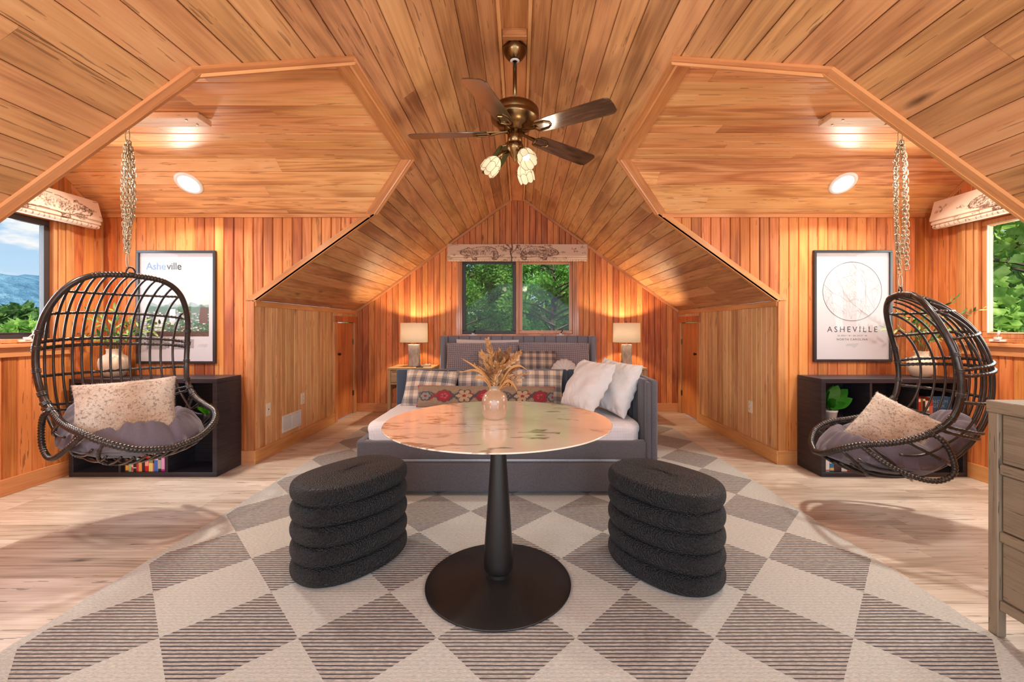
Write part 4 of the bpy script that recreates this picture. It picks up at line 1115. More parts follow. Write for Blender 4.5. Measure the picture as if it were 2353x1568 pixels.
# ------------------------------------------------------------ dark bookcases
dk = NT('black_brown_laminate'); _co = dk.tex(); _n = dk.noise(dk.vmap(_co, (3, 3, 60)), 1, 3, .6)
dk.set(Base_Color=dk.ramp(_n, [(.3, srgb(30, 28, 34)), (.7, srgb(52, 50, 58))]), Roughness=.38); dk.bump(_n, .1, .001); M['shelf'] = dk.m
SH = .772
def bookcase(x0, x1, label):
    y0, y1 = 3.355, 3.65; t = thing('bookcase', label, 'bookcase', ((x0+x1)/2, 0, 0), 0); w = (x1-x0)/2; T = .034
    wbox('top_panel', -w, w, y0, y1, SH-T, SH, M['shelf'], t, .0015)
    wbox('bottom_panel', -w, w, y0, y1, .0015, T+.0015, M['shelf'], t, .0015)
    for a in (-w, w-T): wbox('side_panel', a, a+T, y0, y1, T+.002, SH-T-.0005, M['shelf'], t, .0015)
    iw = (2*w-2*T-2*.018)/3
    for k in (1, 2): wbox('divider', -w+T+k*iw+(k-1)*.018, -w+T+k*iw+k*.018, y0+.002, y1-.012, T+.002, SH-T-.0005, M['shelf'], t, .001)
    for k in range(3):
        a = -w+T+k*(iw+.018); wbox('shelf_board', a, a+iw, y0+.004, y1-.012, .385, .403, M['shelf'], t, .001)
    wbox('back_panel', -w+.01, w-.01, y1-.011, y1-.004, .01, SH-.01, M['shelf'], t, .001)
    return x0, T, iw
bl = bookcase(-3.515, -2.352, 'low black bookcase with six open cubbies against the left dormer wall')
br = bookcase(2.405, 3.552, 'low black bookcase with six open cubbies against the right dormer wall')
def cub(b, k): return b[0]+b[1]+k*(b[2]+.018)

# ------------------------------------------------------------ books
M['pages'] = plain('book_pages', srgb(226, 216, 196), .9)
bookmats = {}
def bmat(c):
    if c not in bookmats: bookmats[c] = plain('book_cover', srgb(*c), .45, var=.05)
    return bookmats[c]
def book(x, y, z, th, h, d, col, label, group, bands=(), text=None, tcol=(240, 240, 235), tilt=0.0, tsize=.015, lay=False):
    """x: left edge of the spine, spine facing the viewer"""
    t = thing('book', label, 'book', (x, y, z), 0, group)
    if tilt: t.rotation_euler = (0, tilt, 0)
    MB().box(0, th, 0, .0025, 0, h).out('spine', bmat(col), t, bevel=.001, seg=1)
    MB().box(0, .0018, .0025, d, 0, h).out('front_cover', bmat(col), t); MB().box(th-.0018, th, .0025, d, 0, h).out('back_cover', bmat(col), t)
    MB().box(.0019, th-.0019, .0026, d-.003, .002, h-.004).out('pages', M['pages'], t)
    for z0, z1, c in bands: MB().box(.0004, th-.0004, -.0006, .0002, h*z0, h*z1).out('spine_band', bmat(c), t)
    if text:
        for q, (s_, zz, c) in enumerate(text):
            me = text_mesh(s_, tsize, 1.0, .0002)
            if me.vertices:
                xs = [v.co.x for v in me.vertices]; w_ = max(xs)-min(xs); ys = [v.co.y for v in me.vertices]
                sc = min(1, h*.5/w_); me.transform(Matrix.Diagonal((sc, sc, 1, 1)) @ Matrix.Translation((-min(xs), -(max(ys)+min(ys))/2, 0)))
                me.materials.clear(); me.materials.append(bmat(c))
                # read downwards: text x -> -z, text y -> x, facing -y
                mesh_obj('spine_lettering', me, None, t, frame_matrix((0, 0, -1), (1, 0, 0), (0, -1, 0), (th/2, -.0011, h*zz)))
    return t
X = cub(bl, 1)+.008; Z = .036; Y = 3.375; G = 'paperbacks in the left bookcase'
for (th, h, c, lb, bands, tx) in (
    (.014, .215, (48, 28, 26), 'thin dark maroon book, first on the left under the hanging chair', (), None),
    (.024, .222, (112, 74, 56), 'brown book with a glowing yellow lamp at the foot of its spine', ((.05, .22, (232, 172, 60)),), None),
    (.020, .212, (190, 214, 178), 'pale green book beside the brown one', ((.0, .55, (150, 196, 156)),), None),
    (.014, .214, (232, 196, 180), 'thin pale pink book with a red foot', ((.03, .16, (200, 40, 48)),), None),
    (.024, .225, (52, 34, 38), 'dark brown book with a small white dot at the foot', ((.12, .15, (230, 230, 230)),), None),
    (.017, .22, (120, 184, 230), 'light blue and red book left of the orange one', ((.0, .3, (206, 40, 40)),), None),
    (.024, .216, (234, 164, 84), 'pale orange book between the light blue and the dark one', (), None),
    (.024, .22, (44, 40, 52), 'dark book with a blue top band and a red middle', ((.82, 1, (36, 92, 130)), (.55, .80, (206, 56, 56))), None),
    (.028, .225, (206, 26, 34), 'bright red book with white lettering', (), (('THE LAST', .75, (250, 200, 190)),)),
    (.032, .226, (228, 214, 132), 'thick pale yellow book with dark lettering', (), (('KING OF THE', .72, (60, 56, 50)),)),
    (.010, .222, (190, 96, 60), 'thin rust and black book pressed against the yellow one', ((.3, .62, (24, 30, 26)),), None),
    (.028, .228, (226, 224, 238), 'white and bright blue book with a yellow band', ((.0, .40, (62, 112, 206)), (.46, .60, (232, 190, 84))), None),
    (.026, .232, (38, 44, 50), 'charcoal book with white lettering, second from the right', ((.48, .58, (30, 120, 160)),), (('GONE', .42, (230, 236, 230)),)),
    (.027, .236, (196, 30, 146), 'magenta book with white lettering at the right end', (), (('NORA', .9, (250, 225, 245)), ('SUMMER', .5, (250, 225, 245))))):
    if lb.startswith('magenta'): tx = None; bands = ((.08, .45, (232, 176, 222)), (.62, .92, (236, 190, 226)))
    if lb.startswith('charcoal'): tx = None; bands += ((.1, .40, (180, 186, 180)), (.65, .9, (180, 186, 180)))
    if lb.startswith('bright red'): tx = None; bands = ((.2, .45, (240, 170, 160)),)
    if lb.startswith('thick pale'): tx = None; bands = ((.3, .74, (150, 140, 90)),)
    b_ = [(z0, z1, c_) for z0, z1, c_ in bands]
    book(X, Y, Z, th, h, .15, c, lb, G, b_, tx); X += th+.001
# narrow marks on the spines read as lettering from afar
X = cub(br, 0)+.006; G = 'books at the bottom of the right bookcase'
for (th, h, c, lb, bands, tx) in (
    (.036, .235, (238, 236, 232), 'white book lettered in black at the left end of the bottom cubby', ((.03, .06, (190, 60, 60)),), (('CORNWELL SCARPETTA', .93, (50, 50, 54)),)),
    (.034, .215, (44, 118, 164), 'blue book with yellow foot beside the white lettered book', ((.05, .14, (220, 190, 80)), (.62, .78, (30, 70, 90)), (.3, .55, (206, 224, 232))), None),
    (.030, .215, (190, 40, 52), 'red and black book with white marks', ((.0, .4, (70, 40, 44)), (.45, .7, (236, 226, 222))), None),
    (.026, .215, (44, 44, 50), 'charcoal book right of the red one', ((.3, .6, (190, 190, 190)),), None),
    (.042, .20, (232, 228, 224), 'plain white book below the chair rim', (), None),
    (.044, .20, (236, 226, 220), 'white book with a red top behind the chair rim', ((.8, 1, (196, 34, 44)), (.0, .06, (196, 34, 44)), (.32, .46, (206, 120, 110))), None),
    (.030, .19, (40, 38, 44), 'black book with a small yellow mark', ((.3, .45, (214, 170, 60)),), None),
    (.028, .18, (232, 140, 50), 'orange book at the right end of the bottom cubby', (), None)):
    if 'lettered' in lb and th == .036: tx = (('WELL SCARPETTA', .93, (50, 50, 54)),)
    book(X, Y, Z, th, h, .15, c, lb, G, bands, tx, tsize=.024); X += th+.0015
X = cub(br, 1)+.006; Z = .405; G = 'books in the middle upper cubby of the right bookcase'
for (th, h, c, lb, bands) in (
    (.028, .215, (238, 236, 228), 'white and blue book at the left of the middle upper cubby', ((.0, .14, (60, 120, 180)),)),
    (.034, .185, (206, 178, 132), 'tan book between the white one and the cream ones', ()),
    (.030, .165, (222, 200, 160), 'short cream book, third from left in the middle upper cubby', ()),
    (.045, .195, (228, 214, 186), 'thick cream book above the fur cushion', ()),
    (.036, .19, (196, 186, 168), 'grey-cream book right of the thick cream one', ()),
    (.030, .185, (226, 206, 160), 'straw yellow book at the right of the middle upper cubby', ())):
    book(X, Y, Z, th, h, .15, c, lb, G, bands); X += th+.0015
X = cub(br, 2)+.010; G = 'books in the right upper cubby of the right bookcase'
for (th, h, c, lb, bands) in (
    (.022, .215, (196, 30, 36), 'red book at the left of the right upper cubby', ((.85, .95, (240, 220, 200)),)),
    (.016, .21, (120, 96, 50), 'thin olive book right of the red one in the right upper cubby', ()),
    (.018, .212, (44, 34, 34), 'black book with cream top band', ((.9, .97, (226, 210, 180)),)),
    (.030, .19, (236, 226, 214), 'white book with small dark lettering marks', ((.4, .6, (120, 110, 110)),)),
    (.026, .215, (166, 62, 46), 'brick red book with pale marks', ((.3, .7, (196, 110, 90)),))):
    book(X, Y, Z, th, h, .15, c, lb, G, bands); X += th+.0015
t = thing('book', 'large blue hardback with pale lettering standing face out in the right upper cubby', 'book', (X+.02, 3.42, Z), 0, G)
MB().box(0, .175, 0, .003, 0, .215).out('front_cover', bmat((40, 92, 138)), t, bevel=.001, seg=1); MB().box(0, .175, .032, .035, 0, .215).out('back_cover', bmat((40, 92, 138)), t)
MB().box(.003, .171, .0032, .0318, .003, .211).out('pages', M['pages'], t)
for s_, z_ in (('NORA', .165), ('BEER', .130)):
    me = text_mesh('NORM' if s_ == 'NORA' else 'GEEK', .036, 1.25)
    if me.vertices: me.materials.clear(); me.materials.append(bmat((150, 176, 176))); mesh_obj('cover_lettering', me, None, t, frame_matrix((1, 0, 0), (0, 0, 1), (0, -1, 0), (.02, -.0012, z_)))

# ------------------------------------------------------------ plants
M['leafA'] = plain('olive_leaf', srgb(70, 112, 58), .5, var=.35, scale=14)
M['leafB'] = plain('young_leaf', srgb(150, 178, 96), .5, var=.25, scale=14)
M['leafC'] = plain('glossy_fig_leaf', srgb(54, 128, 34), .3, var=.3, scale=9, coat=.4)
M['stemG'] = plain('green_brown_stem', srgb(96, 86, 52), .7)
M['vasecream'] = plain('matt_cream_glaze', srgb(226, 208, 182), .6, var=.05)
M['pot'] = plain('white_pot_glaze', srgb(236, 232, 226), .35, var=.03)
def leaf_mesh(name, w=.32, curl=.18, seg=5, fold=.18):
    mb = MB(); leaf_geo(mb, (0, 0, 0), (1, 0, 0), (0, 0, 1), 1.0, w, curl, seg); me = bpy.data.meshes.new(name)
    me.from_pydata(mb.v, [], mb.f); me.polygons.foreach_set('use_smooth', [True]*len(me.polygons)); return me
leafmeA = leaf_mesh('slim_leaf', .30); leafmeA.materials.append(M['leafA'])
leafmeB = leaf_mesh('pale_leaf', .30); leafmeB.materials.append(M['leafB'])
leafmeC = leaf_mesh('fig_leaf', .62, .22, 7); leafmeC.materials.append(M['leafC'])
def put_leaf(me, parent, p, d, up, L):
    d = Vector(d).normalized(); up = Vector(up); up = up-d*up.dot(d)
    up = up.normalized() if up.length > 1e-3 else d.orthogonal().normalized(); y = up.cross(d)
    m = frame_matrix(d, y, up, p) @ Matrix.Diagonal((L, L, L, 1)); o = bpy.data.objects.new('leaf', me); C.objects.link(o); o.parent = parent; o.matrix_local = m
def branch_vase(x, y, s, lv, lp, sprays, seed, sc=1.0, mirror=1):
    t = thing('cream_vase', lv, 'vase', (x, y, SH))
    prof = [(0, .0005), (.055, .0005), (.066, .006), (.088, .045), (.100, .090), (.102, .120), (.095, .150), (.074, .173), (.056, .184), (.050, .190), (.0495, .218), (.054, .226), (.0535, .229), (.047, .226), (.044, .218), (.044, .19), (.06, .175)]
    MB().lathe([(r*sc, z*sc) for r, z in prof], 48).out('body', M['vasecream'], t, smooth=True)
    p = thing('leafy_branches', lp, 'plant', (x, y, SH+.20*sc)); rn = random.Random(seed); n = 0
    for (tx, ty, tz) in sprays:
        base = Vector((rn.uniform(-.02, .02), rn.uniform(-.02, .02), -.08)); tip = Vector((tx*mirror, ty, tz))
        mid = Vector((tip.x*.35, tip.y*.35, tip.z*.62+.03)); P = catmull([base, mid, tip], 8)
        MB().tube(P, [.0028*(1-.65*i/len(P)) for i in range(len(P))], 6).out('stem', M['stemG'], p, smooth=True)
        k = int(7+tip.length*16)
        for i in range(k):
            tt = .32+.68*i/(k-1); q = tt*(len(P)-1.001); a, b = P[int(q)], P[int(q)+1]; c = a.lerp(b, q-int(q)); ax = (b-a).normalized()
            out = Vector((rn.gauss(0, 1), rn.gauss(0, 1), rn.gauss(.1, .7))); out = (out-ax*out.dot(ax)).normalized()
            d = ax*rn.uniform(.4, 1.0)+out*(.9 if i < k-1 else .1); 
            put_leaf(leafmeB if rn.random() < (.30 if tt < .85 else .6) else leafmeA, p, c, d, Vector((rn.uniform(-.5, .5), -.6, 1)), rn.uniform(.045, .075)); n += 1
    return t
branch_vase(-3.315, 3.52, 1, 'round cream vase on the left bookcase behind the hanging chair', 'leafy olive branches spreading from the cream vase on the left bookcase',
    [(-.27, -.05, .16), (-.20, .0, .27), (-.12, -.08, .33), (-.02, .02, .36), (.06, -.05, .30), (.16, .0, .27), (.30, -.04, .27), (.42, -.02, .24), (.52, .0, .22), (.22, -.08, .16), (-.14, -.1, .12), (.10, -.1, .12), (.36, .02, .18)], 3)
branch_vase(3.325, 3.50, 1, 'round cream vase on the right bookcase behind the hanging chair', 'leafy olive branches spreading from the cream vase on the right bookcase',
    [(.12, -.14, .44), (.07, -.40, .36), (.12, -.05, .30), (.02, .0, .34), (-.10, -.04, .28), (-.20, -.02, .34), (-.30, .0, .22), (-.12, -.08, .16), (.16, -.1, .20), (.08, -.1, .14)], 9, .92)
def potted(x, y, z, label, leaves, sc=1.0, potm='pot'):
    t = thing('potted_plant', label, 'plant', (x, y, z))
    mb = MB(); mb.lathe([(0, .0005), (.036*sc, .0005), (.040*sc, .01*sc), (.052*sc, .082*sc), (.055*sc, .084*sc), (.056*sc, .098*sc), (.052*sc, .099*sc), (.048*sc, .085*sc), (0, .083*sc)], 36)
    pt = mb.out('pot', M[potm], t, smooth=True)
    MB().lathe([(0, .088*sc), (.047*sc, .086*sc)], 20).out('soil', plain('potting_soil', srgb(50, 36, 26), .95), pt)
    MB().tube([(0, 0, .08*sc), (.004, 0, .15*sc), (0, .005, .20*sc)], .004*sc, 8).out('stem', M['stemG'], t, smooth=True)
    for (dx, dy, dz, L, zb) in leaves: put_leaf(leafmeC, t, (0, 0, zb*sc), (dx, dy, dz), (-dx*.4, -.9, .7), L*sc)
    return t
potted(2.575, 3.50, .404, 'broad-leaved green plant in a white pot, upper left cubby of right bookcase',
       [(.15, -.2, 1, .17, .15), (.75, -.3, .75, .17, .15), (-.5, -.3, .95, .14, .14), (1, -.1, .28, .17, .13), (-.9, -.35, .5, .13, .12), (.55, -.6, .25, .12, .12), (-.35, -.7, .45, .12, .13), (.4, .4, .9, .15, .15), (-.6, .3, .8, .15, .15)], 1.0)
t = thing('faux_grass', 'small bright green faux grass plant in the upper right cubby of the left bookcase', 'plant', (-2.50, 3.48, .404))
MB().lathe([(0, .0005), (.035, .0005), (.045, .07), (.04, .072), (0, .06)], 24).out('pot', M['shelf'], t, smooth=True)
M['lime'] = plain('lime_green_foliage', srgb(90, 196, 30), .5, var=.3, scale=40); rn = random.Random(5); mb = MB()
for i in range(160):
    a = rn.uniform(0, 2*PI); r = rn.uniform(0, .03); leaf_geo(mb, (r*math.cos(a), r*math.sin(a), .065), (math.cos(a)*rn.uniform(.2, 1), math.sin(a)*rn.uniform(.2, 1), 1.1), (0, -1, .3), rn.uniform(.05, .10), .008, .3, 2)
x = mb.out('foliage', M['lime'], t); x['kind'] = 'stuff'

# ------------------------------------------------------------ posters
M['frameblk'] = plain('black_frame', srgb(34, 36, 42), .35, coat=.3)
M['printwhite'] = plain('poster_paper', srgb(206, 202, 206), .6, var=.01)
M['ink'] = plain('poster_ink', srgb(40, 40, 46), .6); M['inkblue'] = plain('sky_blue_ink', srgb(104, 150, 196), .6); M['inkgrey'] = plain('grey_ink', srgb(190, 190, 194), .6); M['inkmap'] = plain('map_line_ink', srgb(150, 142, 142), .6)
def poster(x0, x1, z0, z1, label):
    w, h = x1-x0, z1-z0
    t = prop(bpy.data.objects.new('framed_poster', None), label, 'poster'); C.objects.link(t); t.matrix_world = frame_matrix((1, 0, 0), (0, 0, 1), (0, -1, 0), (x0, D1-.002, z0))
    b = .020; mb = MB()
    for (xa, xb, ya, yb_) in ((0, w, 0, b), (0, w, h-b, h), (0, b, b, h-b), (w-b, w, b, h-b)):
        MB().box(xa, xb, ya, yb_, 0, .026).out('frame_bar', M['frameblk'], t, bevel=.0015, seg=1)
    MB().box(b-.004, w-b+.004, b-.004, h-b+.004, .002, .010).out('print', M['printwhite'], t)
    MB().box(b-.002, w-b+.002, b-.002, h-b+.002, .0165, .0185).out('glazing', glass_poster, t)
    return t, w, h
glass_poster = glass_mat('poster_glazing', (1, 1, 1), .15)
def nc_state(parent, x, y, s, z):
    P = [(0, .18), (.10, .22), (.16, .30), (.98, .34), (1.0, .28), (.95, .22), (.90, .16), (.84, .08), (.78, .06), (.70, -.03), (.58, .07), (.46, .08), (.40, .13), (.27, .14), (.20, .11), (.08, .14)]
    o = MB().prism([(x+a*s, y+b*s) for a, b in P], z, z+.0004).out('state_outline', M['inkgrey'], parent); return o
pt, pw, ph = poster(-3.245, -2.572, .868, 1.835, 'framed city poster with a skyline photo and blue-black title, left dormer wall')
# printed photograph as a coloured grid: hazy sky, hills, treetops and roofs
PW, PH = 190, 150
im = canvas(PW, PH, srgb(236, 232, 230)); rg = np.random.default_rng(7); yy, xx = np.mgrid[0:PH, 0:PW]
def fbm(x, s, n=4):
    r = np.zeros_like(x, dtype=float)
    for k in range(n): r += np.sin(x*s*(2**k)+k*5.1+s)*(.5**k)
    return r
for base, amp, col in ((18, 5, (206, 208, 208)), (27, 5, (150, 168, 170)), (36, 4, (96, 128, 112))):
    ed = base+amp*fbm(xx/PW*6, 1.3+base*.07); im[yy > ed] = np.array(srgb(*col))
low = yy > 40+3*fbm(xx/PW*6, 2.1)
nz_ = np.kron(rg.random((PH//3+1, PW//3+1)), np.ones((3, 3)))[:PH, :PW]
im[low] = (np.array(srgb(70, 104, 74))*(.5+nz_[..., None]))[low]
for _ in range(260):
    y_ = int(rg.uniform(52, 128)); x_ = int(rg.uniform(0, PW)); w_ = int(rg.uniform(2, 9)); h_ = int(rg.uniform(2, 7)); g_ = rg.uniform(.15, .95)
    im[y_:y_+h_, x_:x_+w_] = np.array((g_, g_*.97, g_*.96)) if rg.random() < .6 else np.array(srgb(120, 84, 66))*rg.uniform(.5, 1.3)
for (x_, w_, y_, c_) in ((70, 18, 46, (214, 214, 220)), (92, 8, 60, (150, 160, 176)), (24, 30, 70, (226, 224, 222)), (160, 26, 40, (112, 82, 74))):
    im[y_:y_+60, x_:x_+w_] = np.array(srgb(*c_)); im[y_:y_+60:5, x_:x_+w_] *= .7; im[y_:y_+60, x_:x_+w_:4] *= .85
im[132:] = np.array(srgb(92, 66, 56))*(.7+.6*nz_[132:, :, None])
M['photo'] = vcol('printed_photo', .6)
fx0, fx1, fy0, fy1 = .078, pw-.062, .232, .572
vs = [(lerp(fx0, fx1, i/(PW-1)), lerp(fy1, fy0, j/(PH-1)), .0106) for j in range(PH) for i in range(PW)]
fs = [(j*PW+i, (j+1)*PW+i, (j+1)*PW+i+1, j*PW+i+1) for j in range(PH-1) for i in range(PW-1)]
o = pydata('photo_print', vs, fs, M['photo'], pt); ca = o.data.color_attributes.new('Col', 'FLOAT_COLOR', 'POINT'); cc = np.ones((PW*PH, 4)); cc[:, :3] = im.reshape(-1, 3); ca.data.foreach_set('color', cc.ravel())
r_, w1 = lettering('Ashe', .088, .072, ph-.162, M['inkblue'], pt, .0108, .95, bold=.0006); lettering('ville', .088, .072+w1+.006, ph-.162, M['ink'], pt, .0108, .95, bold=.0006)
lettering('North Carolina', .018, pw-.062, ph-.160, M['inkgrey'], pt, .0108, 1.0, 'R')
mb = MB(); rn = random.Random(2)
for col_ in range(2):
    for i in range(9):
        x_ = .078+col_*.21; y_ = .205-i*.0098; e_ = x_+.195*(1 if i < 8 else rn.uniform(.5, .9))
        while x_ < e_:
            w_ = rn.uniform(.006, .020); mb.box(x_, min(x_+w_, e_), y_-.0032, y_+.0008, .0106, .0109); x_ += w_+.0028
o = mb.out('caption_lines', M['ink'], pt); o['kind'] = 'stuff'
nc_state(pt, pw-.155, .140, .085, .0106)
pt, pw, ph = poster(2.548, 3.215, .884, 1.838, 'framed city map poster with a circular street map, right dormer wall')
cx_, cy_, R_ = pw/2, ph-.352, .252
mb = MB(); n = 160
mb.tube([(cx_+R_*math.cos(2*PI*i/n), cy_+R_*math.sin(2*PI*i/n), .0106) for i in range(n)], .0018, 4, closed=True); mb.out('map_circle', M['ink'], pt)
mb = MB(); rn = random.Random(8)
for i in range(210):
    a = rn.uniform(0, 2*PI); r = R_*math.sqrt(rn.random()); x_, y_ = r*math.cos(a), r*math.sin(a); d = rn.uniform(0, 2*PI); pts = []
    for k in range(rn.randint(4, 12)):
        if x_*x_+y_*y_ > (R_-.004)**2: break
        pts.append((cx_+x_, cy_+y_, .0105)); d += rn.gauss(0, .45); x_ += .013*math.cos(d); y_ += .013*math.sin(d)
    if len(pts) > 2: mb.tube(pts, .00045, 3)
o = mb.out('street_lines', M['inkgrey'], pt); o['kind'] = 'stuff'
mb = MB()
for (a0, a1, bend) in ((1.6, 4.9, .2), (2.9, .3, -.3), (3.6, .9, .15), (5.6, 1.2, .1), (2.2, 5.3, -.12)):
    A = Vector((math.cos(a0), math.sin(a0), 0))*R_; B = Vector((math.cos(a1), math.sin(a1), 0))*R_; pts = []
    for k in range(41):
        t_ = k/40; p = A.lerp(B, t_)+Vector((-(B-A).y, (B-A).x, 0))*bend*math.sin(PI*t_)+Vector((math.sin(t_*17+a0), math.cos(t_*23), 0))*.010*math.sin(PI*t_); pts.append((cx_+p.x, cy_+p.y, .0106))
    mb.tube(pts, .0009, 4)
mb.out('main_roads', M['inkmap'], pt)
lettering('ASHEVILLE', .068, cx_, ph-.700, M['ink'], pt, .0106, 1.42, 'C')
lettering('35.5951\u00b0 N / 82.5515\u00b0 W', .0185, cx_, ph-.738, M['ink'], pt, .0106, 1.3, 'C')
lettering('NORTH CAROLINA', .0255, cx_, ph-.772, M['ink'], pt, .0106, 1.25, 'C')
nc_state(pt, cx_-.062, ph-.835, .115, .0106)

# ------------------------------------------------------------ roman shades with a toile print
TW, THh = 700, 180
im = canvas(TW, THh, srgb(236, 212, 190)); rg = np.random.default_rng(12); INK = np.array(srgb(112, 78, 62))
def stroke(pts, w=1.6, a=.85):
    for (x0_, y0_), (x1_, y1_) in zip(pts[:-1], pts[1:]):
        L = max(2, int(math.hypot(x1_-x0_, y1_-y0_)*1.5))
        for k in range(L+1):
            x_, y_ = x0_+(x1_-x0_)*k/L, y0_+(y1_-y0_)*k/L; r = w/2
            for yy_ in range(int(y_-r), int(y_+r)+1):
                for xx_ in range(int(x_-r), int(x_+r)+1):
                    if 0 <= yy_ < THh and 0 <= xx_ < TW: im[yy_, xx_] = im[yy_, xx_]*(1-a*.7)+INK*a*.7
def wash(cx, cy, rx_, ry_, a, n, ang=1.2):
    for _ in range(n):
        t_ = rg.uniform(0, 2*PI); r = math.sqrt(rg.random()); x_, y_ = cx+rx_*r*math.cos(t_), cy+ry_*r*math.sin(t_); l = rg.uniform(3, 9); q = ang+rg.normal(0, .35)
        stroke([(x_, y_), (x_+l*math.cos(q), y_+l*math.sin(q))], 1.2, a)
def bear(ox, f=1):
    P = lambda a: [(ox+f*x_, y_) for x_, y_ in a]
    stroke(P([(0, 92), (8, 74), (26, 62), (42, 58), (60, 60), (84, 50), (120, 44), (156, 48), (178, 62), (190, 90), (194, 128), (184, 150), (166, 150), (164, 128), (140, 120), (100, 122), (84, 130), (82, 152), (64, 152), (60, 124), (46, 112), (26, 112), (8, 106), (0, 92)]), 2.2)
    wash(ox+f*30, 84, 24, 18, .5, 70); wash(ox+f*70, 90, 22, 30, .45, 90); wash(ox+f*125, 80, 55, 26, .38, 150); wash(ox+f*178, 112, 14, 36, .6, 90); wash(ox+f*74, 138, 10, 14, .6, 40)
    stroke(P([(18, 84), (22, 82)]), 3.2, 1); stroke(P([(0, 92), (5, 96)]), 4, 1); stroke(P([(34, 60), (38, 50), (46, 52), (47, 60)]), 2)
def tree(ox):
    stroke([(ox, 175), (ox+4, 130), (ox-4, 90), (ox+6, 50), (ox+2, 5)], 5); stroke([(ox, 100), (ox+24, 66), (ox+34, 30)], 2.6); stroke([(ox+2, 60), (ox-20, 36), (ox-26, 10)], 2.4)
    for k in range(9): wash(ox+rg.uniform(-38, 46), rg.uniform(8, 70), 10, 7, .5, 22, .2)
bear(60); tree(318); bear(560, -1)
bear(640, -1) if False else None
for k in range(26):
    x_ = rg.uniform(0, TW); y_ = rg.uniform(20, 170); wash(x_, y_, 12, 6, .42, 16, -1.2)
stroke([(0, 40), (30, 28), (50, 34)], 1.4); stroke([(370, 120), (420, 84), (470, 76), (520, 70), (545, 78)], 2.2); stroke([(380, 128), (410, 132), (450, 120), (480, 140)], 1.6); wash(440, 100, 50, 16, .4, 90)
for k in range(0, TW, 14): stroke([(k, 176), (k+rg.uniform(-5, 5), 160-rg.uniform(0, 10))], 1.2, .6)
for k in range(40): wash(rg.uniform(0, TW), rg.uniform(30, 150), 16, 8, .4, 14, rg.uniform(-1.5, 1.5))
im = im*np.array((.90, .86, .84))
M['toile'] = vcol('toile_linen', .85, .1, .3, 600)
def roman_shade(mw, W, H, D, label):
    """local x across, y outward into the room, z up (0 = bottom edge)"""
    t = prop(bpy.data.objects.new('roman_shade', None), label, 'blind'); C.objects.link(t); t.matrix_world = mw
    MB().box(-W/2+.004, W/2-.004, .002, D*.55, H-.02, H-.002).out('headrail', M['printwhite'], t)
    # folded fabric profile: from the top front down, with stacked folds at the foot
    prof = [(D*.72, H), (D*.80, H*.80), (D*.92, H*.52), (D, H*.34), (D*.985, H*.28), (D*.86, H*.25), (D*.93, H*.20), (D*.92, H*.15), (D*.80, H*.125), (D*.84, H*.07), (D*.78, .004), (D*.55, .0), (D*.42, .02), (D*.30, H*.10)]
    s = [0]
    for a, b in zip(prof[:-1], prof[1:]): s.append(s[-1]+math.hypot(a[0]-b[0], a[1]-b[1]))
    fine = []; per = [0.0]
    for i in range(len(prof)-1):
        for k in range(8): fine.append((lerp(prof[i][0], prof[i+1][0], k/8), lerp(prof[i][1], prof[i+1][1], k/8), lerp(s[i], s[i+1], k/8)))
    fine.append((*prof[-1], s[-1])); nx = 360; vs = []; cols = []
    for j, (y_, z_, q) in enumerate(fine):
        for i in range(nx+1):
            x_ = -W/2+W*i/nx; vs.append((x_, y_+.002*math.sin(i*.05+j*.1), z_))
            c = im[min(THh-1, int(26+q/H*128)), min(TW-1, int((x_/1.9+.5)*TW) % TW)]; cols.append((*c, 1))
    fs = [(j*(nx+1)+i, (j+1)*(nx+1)+i, (j+1)*(nx+1)+i+1, j*(nx+1)+i+1) for j in range(len(fine)-1) for i in range(nx)]
    o = pydata('fabric', vs, fs, M['toile'], t, smooth=True); ca = o.data.color_attributes.new('Col', 'FLOAT_COLOR', 'POINT'); ca.data.foreach_set('color', np.array(cols).ravel())
    for sg in (-1, 1):
        pr = [(0.002, H)]+prof[:11]+[(.002, .01)]; mb = MB(); k = len(pr)
        mb.add([(sg*W/2, y_, z_) for y_, z_ in pr]+[(sg*(W/2-.003), y_, z_) for y_, z_ in pr], [tuple(range(k)), tuple(range(k, 2*k))[::-1]]+[(i, (i+1) % k, k+(i+1) % k, k+i) for i in range(k)])
        mb.out('side_return', M['linen'], t)
    MB().box(-W/2+.01, W/2-.01, .01, D*.6, .012, .016).out('bottom_batten', M['linen'], t)
    return t
M['linen'] = plain('cream_linen', srgb(236, 214, 192), .9)
roman_shade(frame_matrix((1, 0, 0), (0, -1, 0), (0, 0, 1), (.0, YF-.028, 2.085)), 1.92, .235, .085, 'toile roman shade with brown bears folded up above the bed window')
roman_shade(frame_matrix((0, -1, 0), (1, 0, 0), (0, 0, 1), (-DX+.028, 2.655, 1.985)), 1.72, .225, .135, 'toile roman shade with brown animals above the left dormer window')
roman_shade(frame_matrix((0, 1, 0), (-1, 0, 0), (0, 0, 1), (DX-.028, 2.655, 1.985)), 1.72, .225, .135, 'toile roman shade with brown animals above the right dormer window')

